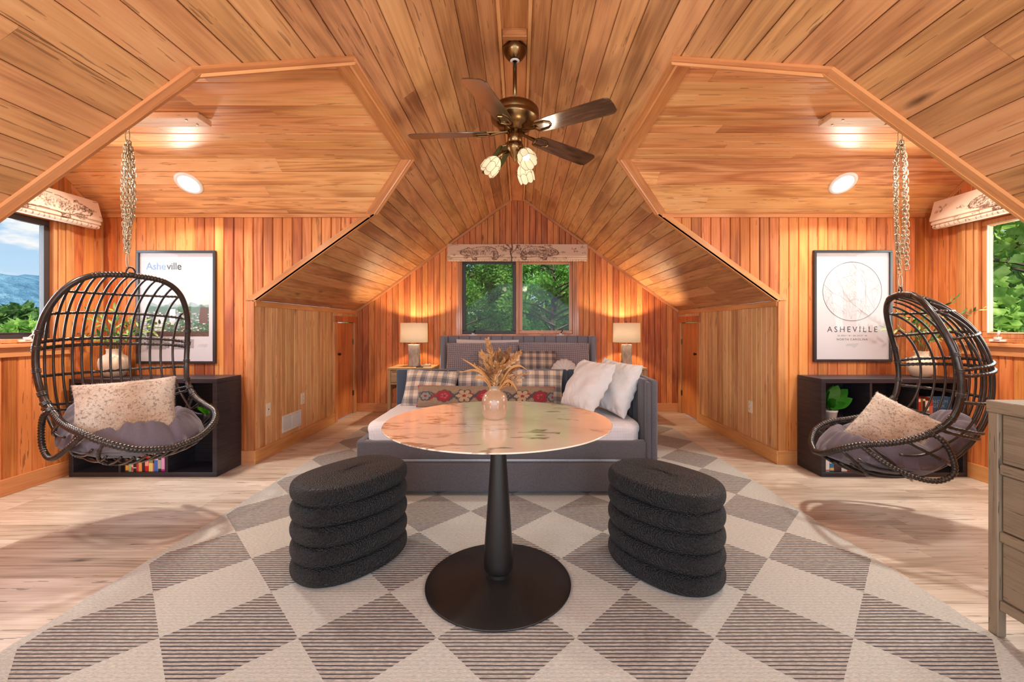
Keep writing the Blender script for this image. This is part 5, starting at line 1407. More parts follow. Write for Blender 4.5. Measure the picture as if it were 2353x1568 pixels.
# ------------------------------------------------------------ wall plates and vent on the knee walls
M['plate'] = plain('ivory_plate', srgb(236, 226, 204), .4, var=.02)
def wallplate(s, y, z, label, kind):
    t = prop(bpy.data.objects.new('outlet' if kind != 'blank' else 'wall_plate', None), label, 'outlet' if kind != 'blank' else 'wall plate'); C.objects.link(t)
    t.matrix_world = frame_matrix((0, -s, 0), (0, 0, 1), (-s, 0, 0), (s*KX, y, z))
    MB().box(-.036, .036, -.058, .058, 0, .006).out('plate', M['plate'], t, bevel=.003)
    if kind == 'duplex':
        for q in (-.022, .022):
            o = MB().box(-.015, .015, q-.013, q+.013, .006, .0085).out('socket', M['plate'], t, bevel=.002)
            MB().box(-.008, -.005, q-.003, q+.007, .0085, .0089).box(.005, .008, q-.003, q+.007, .0085, .0089).out('slot', M['ink'], o)
    else: MB().lathe([(0, .0085), (.006, .0085), (.006, .006)], 12).out('jack', M['ink'], t)
    return t
wallplate(-1, 3.865, .435, 'ivory wall plate with a small jack, lowest left on the left knee wall', 'blank')
wallplate(-1, 4.478, .430, 'ivory duplex outlet on the left knee wall above the floor vent', 'duplex')
wallplate(1, 4.10, .415, 'ivory duplex outlet low on the right knee wall', 'duplex')
t = prop(bpy.data.objects.new('wall_vent', None), 'white two-panel register vent low on the left knee wall', 'vent'); C.objects.link(t)
t.matrix_world = frame_matrix((0, 1, 0), (0, 0, 1), (1, 0, 0), (-KX, 4.09, .16))
mb = MB(); W_, H_ = .355, .165
for (xa, xb, ya, yb_) in ((0, W_, 0, .022), (0, W_, H_-.022, H_), (0, .022, .022, H_-.022), (W_-.022, W_, .022, H_-.022), (W_/2-.01, W_/2+.01, .022, H_-.022)): mb.box(xa, xb, ya, yb_, 0, .009)
mb.out('vent_frame', M['white_enamel'], t, bevel=.002, seg=1); MB().box(.02, W_-.02, .02, H_-.02, -.002, .001).out('duct_opening', M['ink'], t)
for k in range(2):
    for i in range(14):
        x_ = .028+k*(W_/2-.012)+i*.0102; MB().box(x_, x_+.0045, .024, H_-.024, .002, .0075).out('louver', M['white_enamel'], t)

# ------------------------------------------------------------ ceiling blocks, can lights
M['pine'] = wood('raw_pine', srgb(176, 126, 84), srgb(220, 180, 140), srgb(236, 206, 172), rough=.6, axis='X', tint=.05)
for s, w in ((-1, 'left'), (1, 'right')):
    t = thing('hanger_block', 'raw pine block screwed to the %s dormer ceiling carrying the swing chain' % w, 'block', (s*2.375, 2.597, FZ-.002))
    wbox('board', -.49, .49, -.058, .058, -.037, -.001, M['pine'], t)
    for x_, y_ in ((-.40*s, -.03), (-.42*s, .03), (-.1, .02)):
        MB().lathe([(0, -.0395), (.006, -.039), (.007, -.037)], 10, x_, y_).out('screw_head', M['brass'], t)
    M['canbulb'] = M.get('canbulb') or glow('can_light_lens', (1.0, .90, .74), 14.0)
    for q, yc, where in ((1, 3.425, 'far'), (-1, 1.885, 'near')):  # near pair is out of view, added to light the poster walls
        n = Vector((0, -q*(FZ-EZ), -(D1-F1))).normalized(); z_ = FZ-abs(yc-(F1 if q > 0 else F0))*(FZ-EZ)/(D1-F1)
        c = prop(bpy.data.objects.new('can_light', None), 'round recessed ceiling light on the %s slope of the %s dormer' % (where, w), 'ceiling light'); C.objects.link(c)
        c.matrix_world = frame_matrix((1, 0, 0), n.cross(Vector((1, 0, 0))), n, (s*2.625, yc, z_))
        MB().lathe([(.072, .002), (.076, .009), (.098, .007), (.103, .001), (.102, -.001)], 48).out('trim_ring', M['white_enamel'], c, smooth=True)
        MB().lathe([(0, .006), (.04, .0055), (.072, .003)], 40).out('lens', M['canbulb'], c, smooth=True)
        l = bpy.data.lights.new('can_lamp', 'AREA'); l.shape = 'DISK'; l.size = .14; l.energy = CAN_E*(1 if q > 0 else .4); l.color = (1.0, .90, .78); l.spread = 2.75
        lo = bpy.data.objects.new('can_lamp', l); C.objects.link(lo); lo.matrix_world = c.matrix_world @ Matrix.Translation((0, 0, .014)) @ Matrix.Rotation(PI, 4, 'X')

# ------------------------------------------------------------ chains
M['chain'] = plain('galvanised_steel', srgb(170, 158, 136), .38, metal=1, var=.1)
lk = MB(); P = []
for i in range(20):
    a = 2*PI*i/20; P.append((.0098*math.cos(a), 0, .0098*math.sin(a)+(.009 if math.sin(a) > 0 else -.009)))
lk.tube(P, .0030, 7, closed=True); linkme = bpy.data.meshes.new('link'); linkme.from_pydata(lk.v, [], [tuple(f) for f in lk.f]); linkme.polygons.foreach_set('use_smooth', [True]*len(linkme.polygons)); linkme.materials.append(M['chain'])
def strand(t, pts, pitch=.0262, ph=0):
    """links along a polyline"""
    P = catmull(pts, 10); d = 0; k = ph; i = 0; acc = pitch/2
    for a, b in zip(P[:-1], P[1:]):
        L = (b-a).length; u = (b-a).normalized()
        while acc <= L:
            p = a+u*acc; r = rnd.uniform(-.25, .25)
            x = u.orthogonal().normalized(); x.rotate(Matrix.Rotation((PI/2 if k % 2 else 0)+.6+r, 3, u)) if False else None
            q = Matrix.Rotation((PI/2 if k % 2 else 0)+.5+r, 3, u) @ Vector((1, 0, 0)); q = (q-u*q.dot(u)).normalized(); y = u.cross(q)
            o = bpy.data.objects.new('link', linkme); C.objects.link(o); o.parent = t; o.matrix_local = frame_matrix(q, y, u, p); k += 1; acc += pitch
        acc -= L
def carabiner(t, z0, z1, x=0, w=.016, r=.003):
    P = []; h = (z1-z0)/2; c = (z0+z1)/2
    for i in range(28):
        a = 2*PI*i/28; P.append((x+w*(1+.25*math.sin(a))*math.cos(a)*.8, 0, c+h*math.sin(a)))
    MB().tube(P, r, 8, closed=True).out('carabiner', M['chain'], t, smooth=True)
t = thing('hanging_chain', 'looped bundle of steel chain carrying the left hanging chair', 'chain', (-2.36, 2.60, 0))
MB().tube([(0, 0, 2.426), (0, 0, 2.395)], .003, 8).tube([(.011*math.cos(a), 0, 2.385+.011*math.sin(a)) for a in [i*PI/8 for i in range(16)]], .003, 8, closed=True).out('eye_bolt', M['chain'], t, smooth=True)
carabiner(t, 2.30, 2.381)
rnd = random.Random(9)
strand(t, [(-.004, 0, 2.315), (-.024, .004, 2.20), (-.028, .0, 2.0), (-.022, 0, 1.86), (-.012, 0, 1.74), (-.006, 0, 1.63)])
strand(t, [(.002, .010, 2.315), (-.010, .018, 2.16), (-.010, .020, 1.95), (-.024, .014, 1.82), (-.016, .010, 1.74)], ph=1)
strand(t, [(.004, -.006, 2.31), (.008, -.014, 2.16), (.010, -.016, 1.95), (.006, -.01, 1.80), (.002, -.006, 1.70), (.004, 0, 1.66)])
strand(t, [(.006, 0, 2.315), (.026, .0, 2.18), (.030, 0, 1.98), (.024, 0, 1.85), (.012, .0, 1.74), (.006, .0, 1.64)], ph=1)
strand(t, [(.008, .012, 2.31), (.018, .018, 2.15), (.020, .020, 1.95), (.014, .012, 1.82)])
carabiner(t, 1.545, 1.63, .002, .010)
t = thing('hanging_chain', 'looped bundle of steel chain carrying the right hanging chair, a loose strand beside it', 'chain', (2.35, 2.60, 0))
MB().tube([(0, 0, 2.426), (0, 0, 2.395)], .003, 8).tube([(.011*math.cos(a), 0, 2.385+.011*math.sin(a)) for a in [i*PI/8 for i in range(16)]], .003, 8, closed=True).out('eye_bolt', M['chain'], t, smooth=True)
carabiner(t, 2.30, 2.381)
strand(t, [(-.004, 0, 2.315), (-.026, .0, 2.20), (-.028, .0, 2.0), (-.024, 0, 1.82), (-.018, 0, 1.68), (-.008, 0, 1.56), (-.004, 0, 1.50)])
strand(t, [(.002, .010, 2.31), (-.004, .018, 2.16), (-.006, .020, 1.9), (-.006, .014, 1.72), (0, .008, 1.56)], ph=1)
strand(t, [(.002, -.008, 2.31), (.010, -.016, 2.16), (.012, -.016, 1.9), (.010, -.012, 1.75), (.004, -.006, 1.60)])
strand(t, [(.006, 0, 2.315), (.030, .0, 2.20), (.038, 0, 2.0), (.040, 0, 1.80), (.040, 0, 1.60), (.040, 0, 1.535)], ph=1)
carabiner(t, 1.405, 1.495, -.002, .014)

# ------------------------------------------------------------ hanging egg chairs
rat = NT('dark_resin_wicker'); _co = rat.tex(); _n = rat.noise(_co, 40, 3)
rat.set(Base_Color=rat.ramp(_n, [(.3, srgb(26, 22, 21)), (.7, srgb(56, 46, 41))]), Roughness=.33, Coat_Weight=.3, Coat_Roughness=.2); M['rattan'] = rat.m
PR = [(0, 0, 0), (.17, -.004, -.022), (.275, -.025, -.10), (.340, -.07, -.24), (.362, -.11, -.40), (.362, -.12, -.55), (.348, -.085, -.69), (.338, .02, -.785), (.335, .15, -.835), (.318, .28, -.865), (.262, .375, -.915), (.15, .425, -.975), (0, .44, -1.005)]
PC = [(0, 0), (-.10, -.035), (-.195, -.10), (-.29, -.205), (-.355, -.36), (-.37, -.55), (-.335, -.73), (-.25, -.89), (-.12, -1.02), (.04, -1.09), (.20, -1.10), (.34, -1.06), (.44, -1.005)]
RS = catmull([(a, b, c) for a, b, c in PR], 10); CS = catmull([(0, b, c) for b, c in PC], 10); NS = len(RS)-1
def shell(s, phi):
    """s in 0..1 from the crown round to the front lip, phi across"""
    q = s*NS; i = min(int(q), NS-1); f = q-i; R = RS[i].lerp(RS[i+1], f); Cc = CS[i].lerp(CS[i+1], f)
    ex_ = lerp(1.0, .60, smoothstep(.40, .66, s)); sn, cs = math.sin(phi), max(0, math.cos(phi))**ex_
    return Vector((R.x*sn, R.y+(Cc.y-R.y)*cs, R.z+(Cc.z-R.z)*cs))
def wrap_r(pts, r, on=None, amp=.10, pitch=.0085):
    d = 0; out = []
    for i, p in enumerate(pts):
        if i: d += (Vector(p)-Vector(pts[i-1])).length
        k = on(i/len(pts)) if on else 1
        out.append(r*(1+(amp*math.sin(d/pitch*PI))*k+.06*k))
    return out
def resample(P, step):
    out = [P[0].copy()]; acc = step
    for a, b in zip(P[:-1], P[1:]):
        L = (b-a).length
        while acc <= L and L > 0: out.append(a.lerp(b, acc/L)); acc += step
        acc -= L
    return out
def chair(loc, ang, label, clabel, plabel, tilt=0.0):
    t = prop(bpy.data.objects.new('hanging_chair', None), label, 'chair'); C.objects.link(t)
    fw = Vector((math.sin(ang), -math.cos(ang), 0)); lat = Vector((0, 0, 1)).cross(fw)*-1      # local x=lateral, y=forward
    t.matrix_world = frame_matrix(-lat, fw, Vector((0, 0, 1)), loc) if False else frame_matrix(fw.cross(Vector((0, 0, 1))), fw, Vector((0, 0, 1)), loc)
    # rim: one closed tube
    half = [Vector(p) for p in RS]; rim = half+[Vector((-p.x, p.y, p.z)) for p in half[-2:0:-1]]
    rim = resample([Vector(p) for p in rim]+[rim[0].copy()], .0042); 
    def on(f): g = abs(f-.5)*2; return 1 if (g < .40 or g > .90) else 0
    MB().tube(rim, wrap_r(rim, .0165, on, .13), 9, closed=True).out('rim', M['rattan'], t, smooth=True)
    # lashings on the plain stretch of the rim
    mb = MB()
    for s_ in (.30, .345, .415, .49, .53, .56):
        for sg in (-1, 1):
            a = shell(s_, sg*PI/2); b = shell(s_+.004, sg*PI/2); d = (b-a).normalized()
            for k in range(3): mb.tube([a+d*(k*.008-.002), a+d*(k*.008+.004)], .0205, 10)
    mb.out('lashings', M['rattan'], t, smooth=True)['kind'] = 'stuff'
    # upright ribs at constant offset, running from the crown down the back and under the seat to the lip
    us = [(-.33+.66*i/14) for i in range(15)]
    for u in us:
        pts = []
        for j in range(141):
            s_ = j/140; q = s_*NS; i = min(int(q), NS-1); U = RS[i].lerp(RS[i+1], q-i).x
            if U > abs(u)+.002: pts.append(shell(s_, math.asin(max(-1, min(1, u/U)))))
        if len(pts) > 4:
            MB().tube(pts, .0068, 6).out('rib', M['rattan'], t, smooth=True)
    # cross bands
    for s_, r_, dbl in ((.175, .0075, 0), (.262, .0085, 0), (.345, .0095, 1), (.440, .0085, 0), (.525, .0085, 1), (.635, .0085, 0), (.735, .0085, 0), (.83, .0085, 0)):
        for q in ((0,) if not dbl else (0, .018)):
            P = [shell(s_+q, -PI/2+PI*i/110)*1 for i in range(111)]
            P = [p+Vector((0, -.006, -.002)) if 2 < i < 108 else p for i, p in enumerate(P)]
            MB().tube(P, wrap_r(P, r_, None, .22, .011), 7).out('band', M['rattan'], t, smooth=True)
    # side loops bracing the arms
    for sg in (-1, 1):
        L_ = [(.318, .29, -.872), (.345, .20, -.945), (.350, .08, -1.005), (.345, -.03, -1.02), (.345, -.10, -.97), (.352, -.09, -.88), (.356, -.05, -.80), (.345, .0, -.765)]
        P = resample(catmull([(sg*a, b, c) for a, b, c in L_], 12), .0045)
        MB().tube(P, wrap_r(P, .0130, None, .15), 8).out('side_loop', M['rattan'], t, smooth=True)
        for (a, b) in () and (((.350, .08, -1.005), (.22, .08, -1.085)), ((.345, -.07, -1.00), (.20, -.10, -1.035))):
            P = resample(catmull([(sg*a[0], a[1], a[2]), (sg*(a[0]+b[0])/2, a[1], (a[2]+b[2])/2-.02), (sg*b[0], b[1], b[2])], 8), .005)
            MB().tube(P, wrap_r(P, .010, None, .2), 7).out('underframe_tie', M['rattan'], t, smooth=True)
    # hanger ring at the crown
    P = [(.022*math.cos(PI*i/12), 0, .012+.034*math.sin(PI*i/12)) for i in range(13)]; P = [(.022, 0, -.012)]+P+[(-.022, 0, -.012)]
    MB().tube(P, .0048, 8).out('hanger_loop', M['steel_black'], t, smooth=True)
    # seat cushion lying in the bowl: ring of stuffed sections round a dished centre
    c = prop(bpy.data.objects.new('seat_cushion', None), clabel, 'cushion'); C.objects.link(c); c.matrix_world = t.matrix_world.copy()
    NA, NR = 144, 22; vs = []
    for side in (1, -1):
        for j in range(NR+1):
            r = j/NR
            for i in range(NA):
                a = 2*PI*i/NA; seg = abs(math.sin(a*3.5+.4)); sa = .70+.30*min(1, seg*2.0)
                u = .315*r*math.cos(a); v = .055+.365*r*math.sin(a)
                # bowl height under the cushion
                rr = math.hypot(u/.36, (v-.06)/.46); zb = -1.090+.150*rr**2.6
                if v < -.02: zb += 1.15*max(0, (-.02-v))**1.25
                th = .036+.072*math.exp(-((r-.72)/.24)**2)*sa
                th *= max(0, 1-r**7)**.5
                z = zb+(th*1.85 if side > 0 else 0)+.014
                bulge = .03*r**3*(1 if sa > .75 else .6)
                z += .004*mnoise.noise(Vector((u*14, v*14, side)))+(.006*math.sin(a*28)*math.exp(-((r-.72)/.2)**2) if side > 0 else 0)
                vs.append((u*(1+bulge), v+(v-.055)*bulge, z))
    fs = []; off = NA*(NR+1)
    for b_ in (0, off):
        for j in range(NR):
            for i in range(NA):
                f = (b_+j*NA+i, b_+j*NA+(i+1) % NA, b_+(j+1)*NA+(i+1) % NA, b_+(j+1)*NA+i); fs.append(f if not b_ else f[::-1])
    fs += [(NR*NA+i, off+NR*NA+i, off+NR*NA+(i+1) % NA, NR*NA+(i+1) % NA) for i in range(NA)]
    pydata('stuffed_ring', vs, fs, M['seat'], c, smooth=True)
    # an upturned back part of the cushion
    o = cushion('back_section', .40, .17, .09, M['seat'], Matrix.Translation((0, -.175, -.865)) @ put((0, 0, 0), (0, 1, .32)), None, parent=c, nx=30, ny=20, pinch=.02, wr=.012, seed=int(ang*10))
    return t
M['seat'] = fabric('mauve_grey_canvas', srgb(92, 84, 96), srgb(122, 112, 122), sheen=.25, scale=500, b=.25)
chair((-2.34, 2.60, 1.498), math.radians(65), 'dark wicker egg chair hanging by the left dormer window, open towards the room',
      'grey tufted seat cushion in the left hanging chair', '')
chair((2.35, 2.60, 1.380), math.radians(-112), 'dark wicker egg chair hanging by the right dormer window, seen from its side',
      'grey tufted seat cushion in the right hanging chair', '')
# faux fur cushions
fur = NT('faux_fur_hide'); _co = fur.tex(); _n = fur.noise(_co, 5, 3); _m = fur.noise(_co, 70, 3, .7); _s = fur.n('ShaderNodeSeparateXYZ'); fur.l(_co, _s.inputs[0])
_sx = fur.math('MULTIPLY', fur.math('SUBTRACT', .62, fur.math('MULTIPLY', fur.math('ADD', fur.math('ABSOLUTE', fur.math('ADD', _s.outputs[0], -.03)), fur.math('MULTIPLY', _s.outputs[1], .35)), 2.4)), 1.0)
_b = fur.mix(fur.math('ADD', _sx, fur.math('MULTIPLY', fur.math('SUBTRACT', _n, .5), 1.2), True), srgb(216, 204, 190), srgb(170, 126, 84))
_b = fur.mix(fur.math('MULTIPLY', fur.math('GREATER_THAN', _m, .57), .6), _b, srgb(104, 80, 62))
fur.set(Base_Color=_b, Roughness=.9, Sheen_Weight=.5); fur.bump(_m, .8, .01); M['fur'] = fur.m
def fur_cushion(w, h, t, mw, label, seed):
    o = cushion('fur_cushion', w, h, t, M['fur'], mw, label, nx=54, ny=44, pinch=.07, wr=.010, seed=seed)
    me = o.data; rn = random.Random(seed); mb = MB(); P = me.polygons
    for p in P:
        n_ = max(1, int(p.area*62000))
        for _ in range(n_):
            vids = p.vertices; a, b, c, d = [me.vertices[i].co for i in (vids[0], vids[1], vids[2], vids[-1])]
            s_, q = rn.random(), rn.random(); pt_ = a.lerp(b, s_).lerp(d.lerp(c, s_), q); nn = p.normal
            fl = Vector((.5+.5*math.sin(pt_.y*25), -1.0+.3*math.sin(pt_.x*31), 0)); dirn = (nn*.55+fl*.55+Vector((rn.gauss(0, .28), rn.gauss(0, .28), rn.gauss(0, .1)))).normalized()
            L = rn.uniform(.008, .016); wd = dirn.cross(nn); wd = wd.normalized()*.0007 if wd.length > 1e-4 else Vector((.0007, 0, 0)); m_ = pt_+dirn*L*.5+nn*.001
            mb.add([pt_-wd, pt_+wd, pt_+dirn*L-nn*L*.2], [(0, 1, 2)])
    f = mb.out('fur_pile', M['fur'], o); f['kind'] = 'stuff'; return o
fur_cushion(.45, .345, .15, put((-2.215, 2.44, .712), (.70, -.90, .55), (-.1, .1, 1), .03), 'mottled tan and white faux fur cushion in the left hanging chair', 21)
fur_cushion(.41, .39, .15, put((2.290, 2.58, .535), (-.62, -.58, .52), (.35, .15, 1), -.35), 'mottled tan and white faux fur cushion in the right hanging chair', 22)
# ------------------------------------------------------------ ceiling fan
M['abrass'] = plain('antique_brass', srgb(128, 100, 66), .26, metal=1, var=.08)
M['blade'] = wood('walnut_blade', srgb(34, 20, 13), srgb(74, 46, 29), srgb(108, 72, 46), rough=.16, g=2.2, tint=.05, knots=False, coat=1.0)
FX, FY = 0.0, 2.69
t = thing('ceiling_fan', 'antique brass ceiling fan with five dark wood blades and glass tulip lights under the ridge', 'fan', (FX, FY, 0), math.radians(0))
MB().lathe([(0, BZ+.011), (.070, BZ+.011), (.0755, BZ+.004), (.0755, BZ-.020), (.068, BZ-.035), (.052, BZ-.058), (.036, BZ-.074), (.020, BZ-.080), (0, BZ-.080)], 48).out('canopy', M['abrass'], t, smooth=True)
MB().lathe([(.015, BZ-.0805), (.030, BZ-.079), (.030, BZ-.076)], 32).out('canopy_ring', M['white_enamel'], t, smooth=True)
MB().tube([(0, 0, BZ-.07), (0, 0, 2.585)], .0125, 16).out('downrod', M['abrass'], t, smooth=True)
MB().lathe([(0, 2.60), (.03, 2.60), (.032, 2.58), (.10, 2.572), (.135, 2.562), (.150, 2.545), (.152, 2.512), (.148, 2.506), (.152, 2.500), (.148, 2.480), (.118, 2.455), (.105, 2.438), (.07, 2.432), (.066, 2.415), (0, 2.415)], 64).out('motor_housing', M['abrass'], t, smooth=True)
MB().lathe([(.040, 2.416), (.047, 2.412), (.047, 2.345), (.040, 2.338), (.052, 2.33), (.055, 2.315), (.052, 2.295), (.036, 2.275), (.030, 2.262), (.014, 2.245), (.010, 2.232), (.006, 2.222), (0, 2.215)], 48).out('light_fitter', M['abrass'], t, smooth=True)
BZF = 2.405
for k in range(5):
    ang = math.radians(180+72*k)
    R = Matrix.Rotation(ang, 4, 'Z') @ Matrix.Translation((0, 0, BZF)) @ Matrix.Rotation(math.radians(2.2), 4, 'Y')
    # blade with rounded outer end, pitched
    out = []
    for (x, w) in ((.175, .050), (.19, .056), (.30, .062), (.45, .068), (.58, .0705), (.635, .069), (.655, .060), (.665, .045), (.668, .0)): out.append((x, w))
    poly = [(x, -w) for x, w in out]+[(x, w) for x, w in out[-2::-1]]
    mb = MB().prism(poly, -.0028, .0028); b = mb.out('blade', M['blade'], t, mw=R @ Matrix.Rotation(math.radians(-12), 4, 'X'), bevel=.002, seg=1)
    mb = MB(); mb.box(.06, .20, -.010, .010, .004, .009)
    fr = [(.165, -.034), (.235, -.030), (.262, -.012), (.262, .012), (.235, .030), (.165, .034), (.15, 0)]
    mb.tube([(x, y, -.006) for x, y in fr], .0055, 8, closed=True); mb.tube([(.045, 0, .012), (.10, 0, .004), (.155, 0, -.006)], .009, 8)
    bi = mb.out('blade_bracket', M['abrass'], t, mw=R @ Matrix.Rotation(math.radians(-12), 4, 'X'), smooth=False)
# tulip glass shades with lead cames
M['amberglass'] = None
ag = NT('cream_art_glass'); ag.t.nodes.remove(ag.b); _em = ag.n('ShaderNodeEmission'); _em.inputs[0].default_value = (1.0, .82, .54, 1); _em.inputs[1].default_value = .42; _tl = ag.n('ShaderNodeBsdfTranslucent'); _tl.inputs[0].default_value = (.5, .42, .3, 1); _d = ag.n('ShaderNodeBsdfDiffuse'); _d.inputs[0].default_value = (.8, .70, .52, 1)
_m = ag.n('ShaderNodeMixShader'); _m.inputs[0].default_value = .35; ag.l(_tl.outputs[0], _m.inputs[1]); ag.l(_d.outputs[0], _m.inputs[2]); _ad = ag.n('ShaderNodeAddShader'); ag.l(_m.outputs[0], _ad.inputs[0]); ag.l(_em.outputs[0], _ad.inputs[1]); ag.l(_ad.outputs[0], ag.o.inputs[0])
M['fanbulb'] = glow('fan_bulb', (1.0, .90, .72), 2.0)
M['lead'] = plain('lead_came', srgb(92, 70, 44), .4, metal=.8)
prof = [(.020, 0), (.034, .012), (.047, .035), (.054, .062), (.054, .085), (.050, .105)]
for k, (az, tl) in enumerate(((182, 32), (298, 34), (62, 30))):
    A = math.radians(az); d = Vector((math.cos(A)*math.sin(math.radians(tl+8)), math.sin(A)*math.sin(math.radians(tl+8)), -math.cos(math.radians(tl+8))))
    p0 = Vector((math.cos(A)*.045, math.sin(A)*.045, 2.285)); p1 = p0+Vector((math.cos(A)*.035, math.sin(A)*.035, -.012)); p2 = p1+d*.045
    mb = MB().tube([p0*1, p1, p2], [.010, .013, .020], 16); arm = mb.out('lamp_arm', M['abrass'], t, smooth=True)
    x = d.orthogonal().normalized(); mw = frame_matrix(x, d.cross(x), d, p2-d*.004)
    sh = prop(bpy.data.objects.new('glass_shade', None), None); C.objects.link(sh); sh.parent = t; sh.matrix_local = mw
    n = 8
    for i in range(n):                                  # eight curved panels, scalloped mouth
        mb = MB(); vs = []; rows = len(prof); ss = 6
        for j, (r, z) in enumerate(prof):
            for q in range(ss+1):
                a = 2*PI*(i+q/ss)/n; sc = .012*math.sin(PI*q/ss) if j == rows-1 else 0
                rr = r*(1+.05*math.sin(PI*q/ss)); vs.append((rr*math.cos(a), rr*math.sin(a), z+sc))
        fs = [(j*(ss+1)+q, j*(ss+1)+q+1, (j+1)*(ss+1)+q+1, (j+1)*(ss+1)+q) for j in range(rows-1) for q in range(ss)]
        mb.add(vs, fs); mb.out('glass_panel', ag.m, sh, smooth=True)
    mb = MB()
    for i in range(n):
        a = 2*PI*i/n; mb.tube([(r*math.cos(a)*1.01, r*math.sin(a)*1.01, z) for r, z in prof], .0011, 5)
        for (rr, zz, am) in ((.0535, .060, .016), (.051, .105, .012)):
            mb.tube([(rr*1.03*math.cos(2*PI*(i+q/6)/n), rr*1.03*math.sin(2*PI*(i+q/6)/n), zz+am*math.sin(PI*q/6)*(1 if am < .015 else -1)) for q in range(7)], .0011, 5)
    mb.out('lead_came', M['lead'], sh)
    MB().lathe([(0, .002), (.010, .005), (.013, .02), (.022, .045), (.022, .06), (.014, .074), (0, .079)], 20).out('bulb', M['fanbulb'], sh, smooth=True)
    point('fan_bulb_light', Vector((FX, FY, 0))+p2+d*.30, FAN_E, (1.0, .84, .64), .05)
mb = MB().tube([(.012, -.02, 2.25), (.014, -.022, 2.15)], .0008, 5); mb.lathe([(0, 2.14), (.003, 2.143), (.003, 2.15), (0, 2.153)], 8, .014, -.022); mb.out('pull_chain', M['abrass'], t)

# ------------------------------------------------------------ dresser at the right edge
M['greyoak'] = wood('weathered_oak', srgb(62, 53, 44), srgb(116, 102, 84), srgb(144, 129, 108), rough=.6, axis='Y', g=1.6, tint=.08, streak=1.6, cont=.9, hue=0)
M['greyoakZ'] = wood('weathered_oak_z', srgb(62, 53, 44), srgb(116, 102, 84), srgb(144, 129, 108), rough=.6, axis='Z', g=1.6, tint=.08, streak=1.6, cont=.9, hue=0)
t = thing('dresser', 'weathered grey-brown oak dresser with three drawer rows at the right edge of the rug', 'dresser', (1.845, 1.655, 0), math.radians(-1.5))
DL, DD, DH = 1.42, .42, .898                      # length toward the viewer (local -y), depth (+x), height
wbox('top', -.004, DD, -DL, .004, DH-.045, DH, M['greyoak'], t)
for y_ in (-.036, -DL):
    for x_ in (0, DD-.034): wbox('leg', x_, x_+.034, y_, y_+.036, .0015 if x_ > .05 or y_ < -.1 else .0015, DH-.0455, M['greyoakZ'], t)
wbox('side_panel', .036, DD-.036, -.030, -.012, .107, DH-.046, M['greyoakZ'], t); wbox('side_panel', .036, DD-.036, -DL+.012, -DL+.03, .107, DH-.046, M['greyoakZ'], t)
for z0_, z1_ in ((.622, .660), (.366, .404), (.107, .143)): wbox('rail', .004, .034, -DL+.037, -.037, z0_, z1_, M['greyoak'], t)
for z0_, z1_ in ((.664, .849), (.408, .618), (.147, .362)):
    for k in range(2):
        ya = -.041-(k+1)*(DL-.082-.03)/2-k*.03; yb_ = ya+(DL-.082-.03)/2
        d = wbox('drawer', .012, .36, ya, yb_, z0_, z1_, M['greyoak'], t)
        MB().tube([(-.174-.012, -.08, 0), (-.174-.022, -.07, 0), (-.174-.022, .07, 0), (-.174-.012, .08, 0)], .005, 8).out('handle', M['blackmetal'], d, smooth=True)
wbox('centre_post', .006, .03, -.041-(DL-.082-.03)/2-.029, -.041-(DL-.082-.03)/2-.001, .144, DH-.046, M['greyoakZ'], t)
wbox('back_panel', DD-.012, DD-.004, -DL+.037, -.037, .12, DH-.046, M['greyoak'], t)
# ------------------------------------------------------------ outside
M['lawn'] = plain('grass', srgb(84, 110, 50), .9, var=.4, scale=.5)
vs = []; fs = []; n = 60
def gz(x, y):
    r = math.hypot(x, y-3)
    if r < 8: return -3.2
    z = -3.2+(.30*(x-8) if x > 8 else 0)*.6+(.10*(y-12) if y > 12 else 0)
    if x < -8: z = -3.2-(abs(x)-8)*.16
    return max(-26, min(z, 5))
xs_ = [-420, -300, -200, -140, -100, -70, -50, -35, -25, -16, -10, -5, 0, 5, 8, 11, 15, 20, 28, 40, 60, 100]
ys_ = [-120, -60, -30, -15, -6, 0, 4, 8, 12, 16, 22, 30, 45, 70, 110, 170, 260]
for y in ys_:
    for x in xs_: vs.append((x, y, gz(x, y)))
W_ = len(xs_)
for j in range(len(ys_)-1):
    for i in range(W_-1): fs.append((j*W_+i, j*W_+i+1, (j+1)*W_+i+1, (j+1)*W_+i))
o = pydata('lawn', vs, fs, M['lawn'], smooth=True); prop(o, 'grass slope outside the house', 'ground', None, 'structure')
# exterior skin of the far wall is left plain; hills beyond the left window
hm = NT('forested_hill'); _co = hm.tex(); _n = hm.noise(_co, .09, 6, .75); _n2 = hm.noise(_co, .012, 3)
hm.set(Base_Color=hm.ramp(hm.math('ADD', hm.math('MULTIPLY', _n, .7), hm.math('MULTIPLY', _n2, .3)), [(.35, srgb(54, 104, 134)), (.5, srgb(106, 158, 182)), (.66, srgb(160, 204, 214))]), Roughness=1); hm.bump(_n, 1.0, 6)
def hill(name, label, x0, y0, y1, base, hfun, depth, mat):
    vs = []; fs = []; nx, ny = 90, 14
    for j in range(ny+1):
        for i in range(nx+1):
            y = lerp(y0, y1, i/nx); t_ = j/ny; h = hfun(y)*math.sin(t_*PI/2)**.8
            vs.append((x0-depth*t_, y, base+h+(mnoise.noise(Vector((y*.03, t_*4, x0)))*5+mnoise.noise(Vector((y*.12, t_*15, 3)))*2.2)*t_))
    for j in range(ny):
        for i in range(nx): fs.append((j*(nx+1)+i, j*(nx+1)+i+1, (j+1)*(nx+1)+i+1, (j+1)*(nx+1)+i))
    o = pydata(name, vs, fs, mat, smooth=True); return prop(o, label, 'hill')
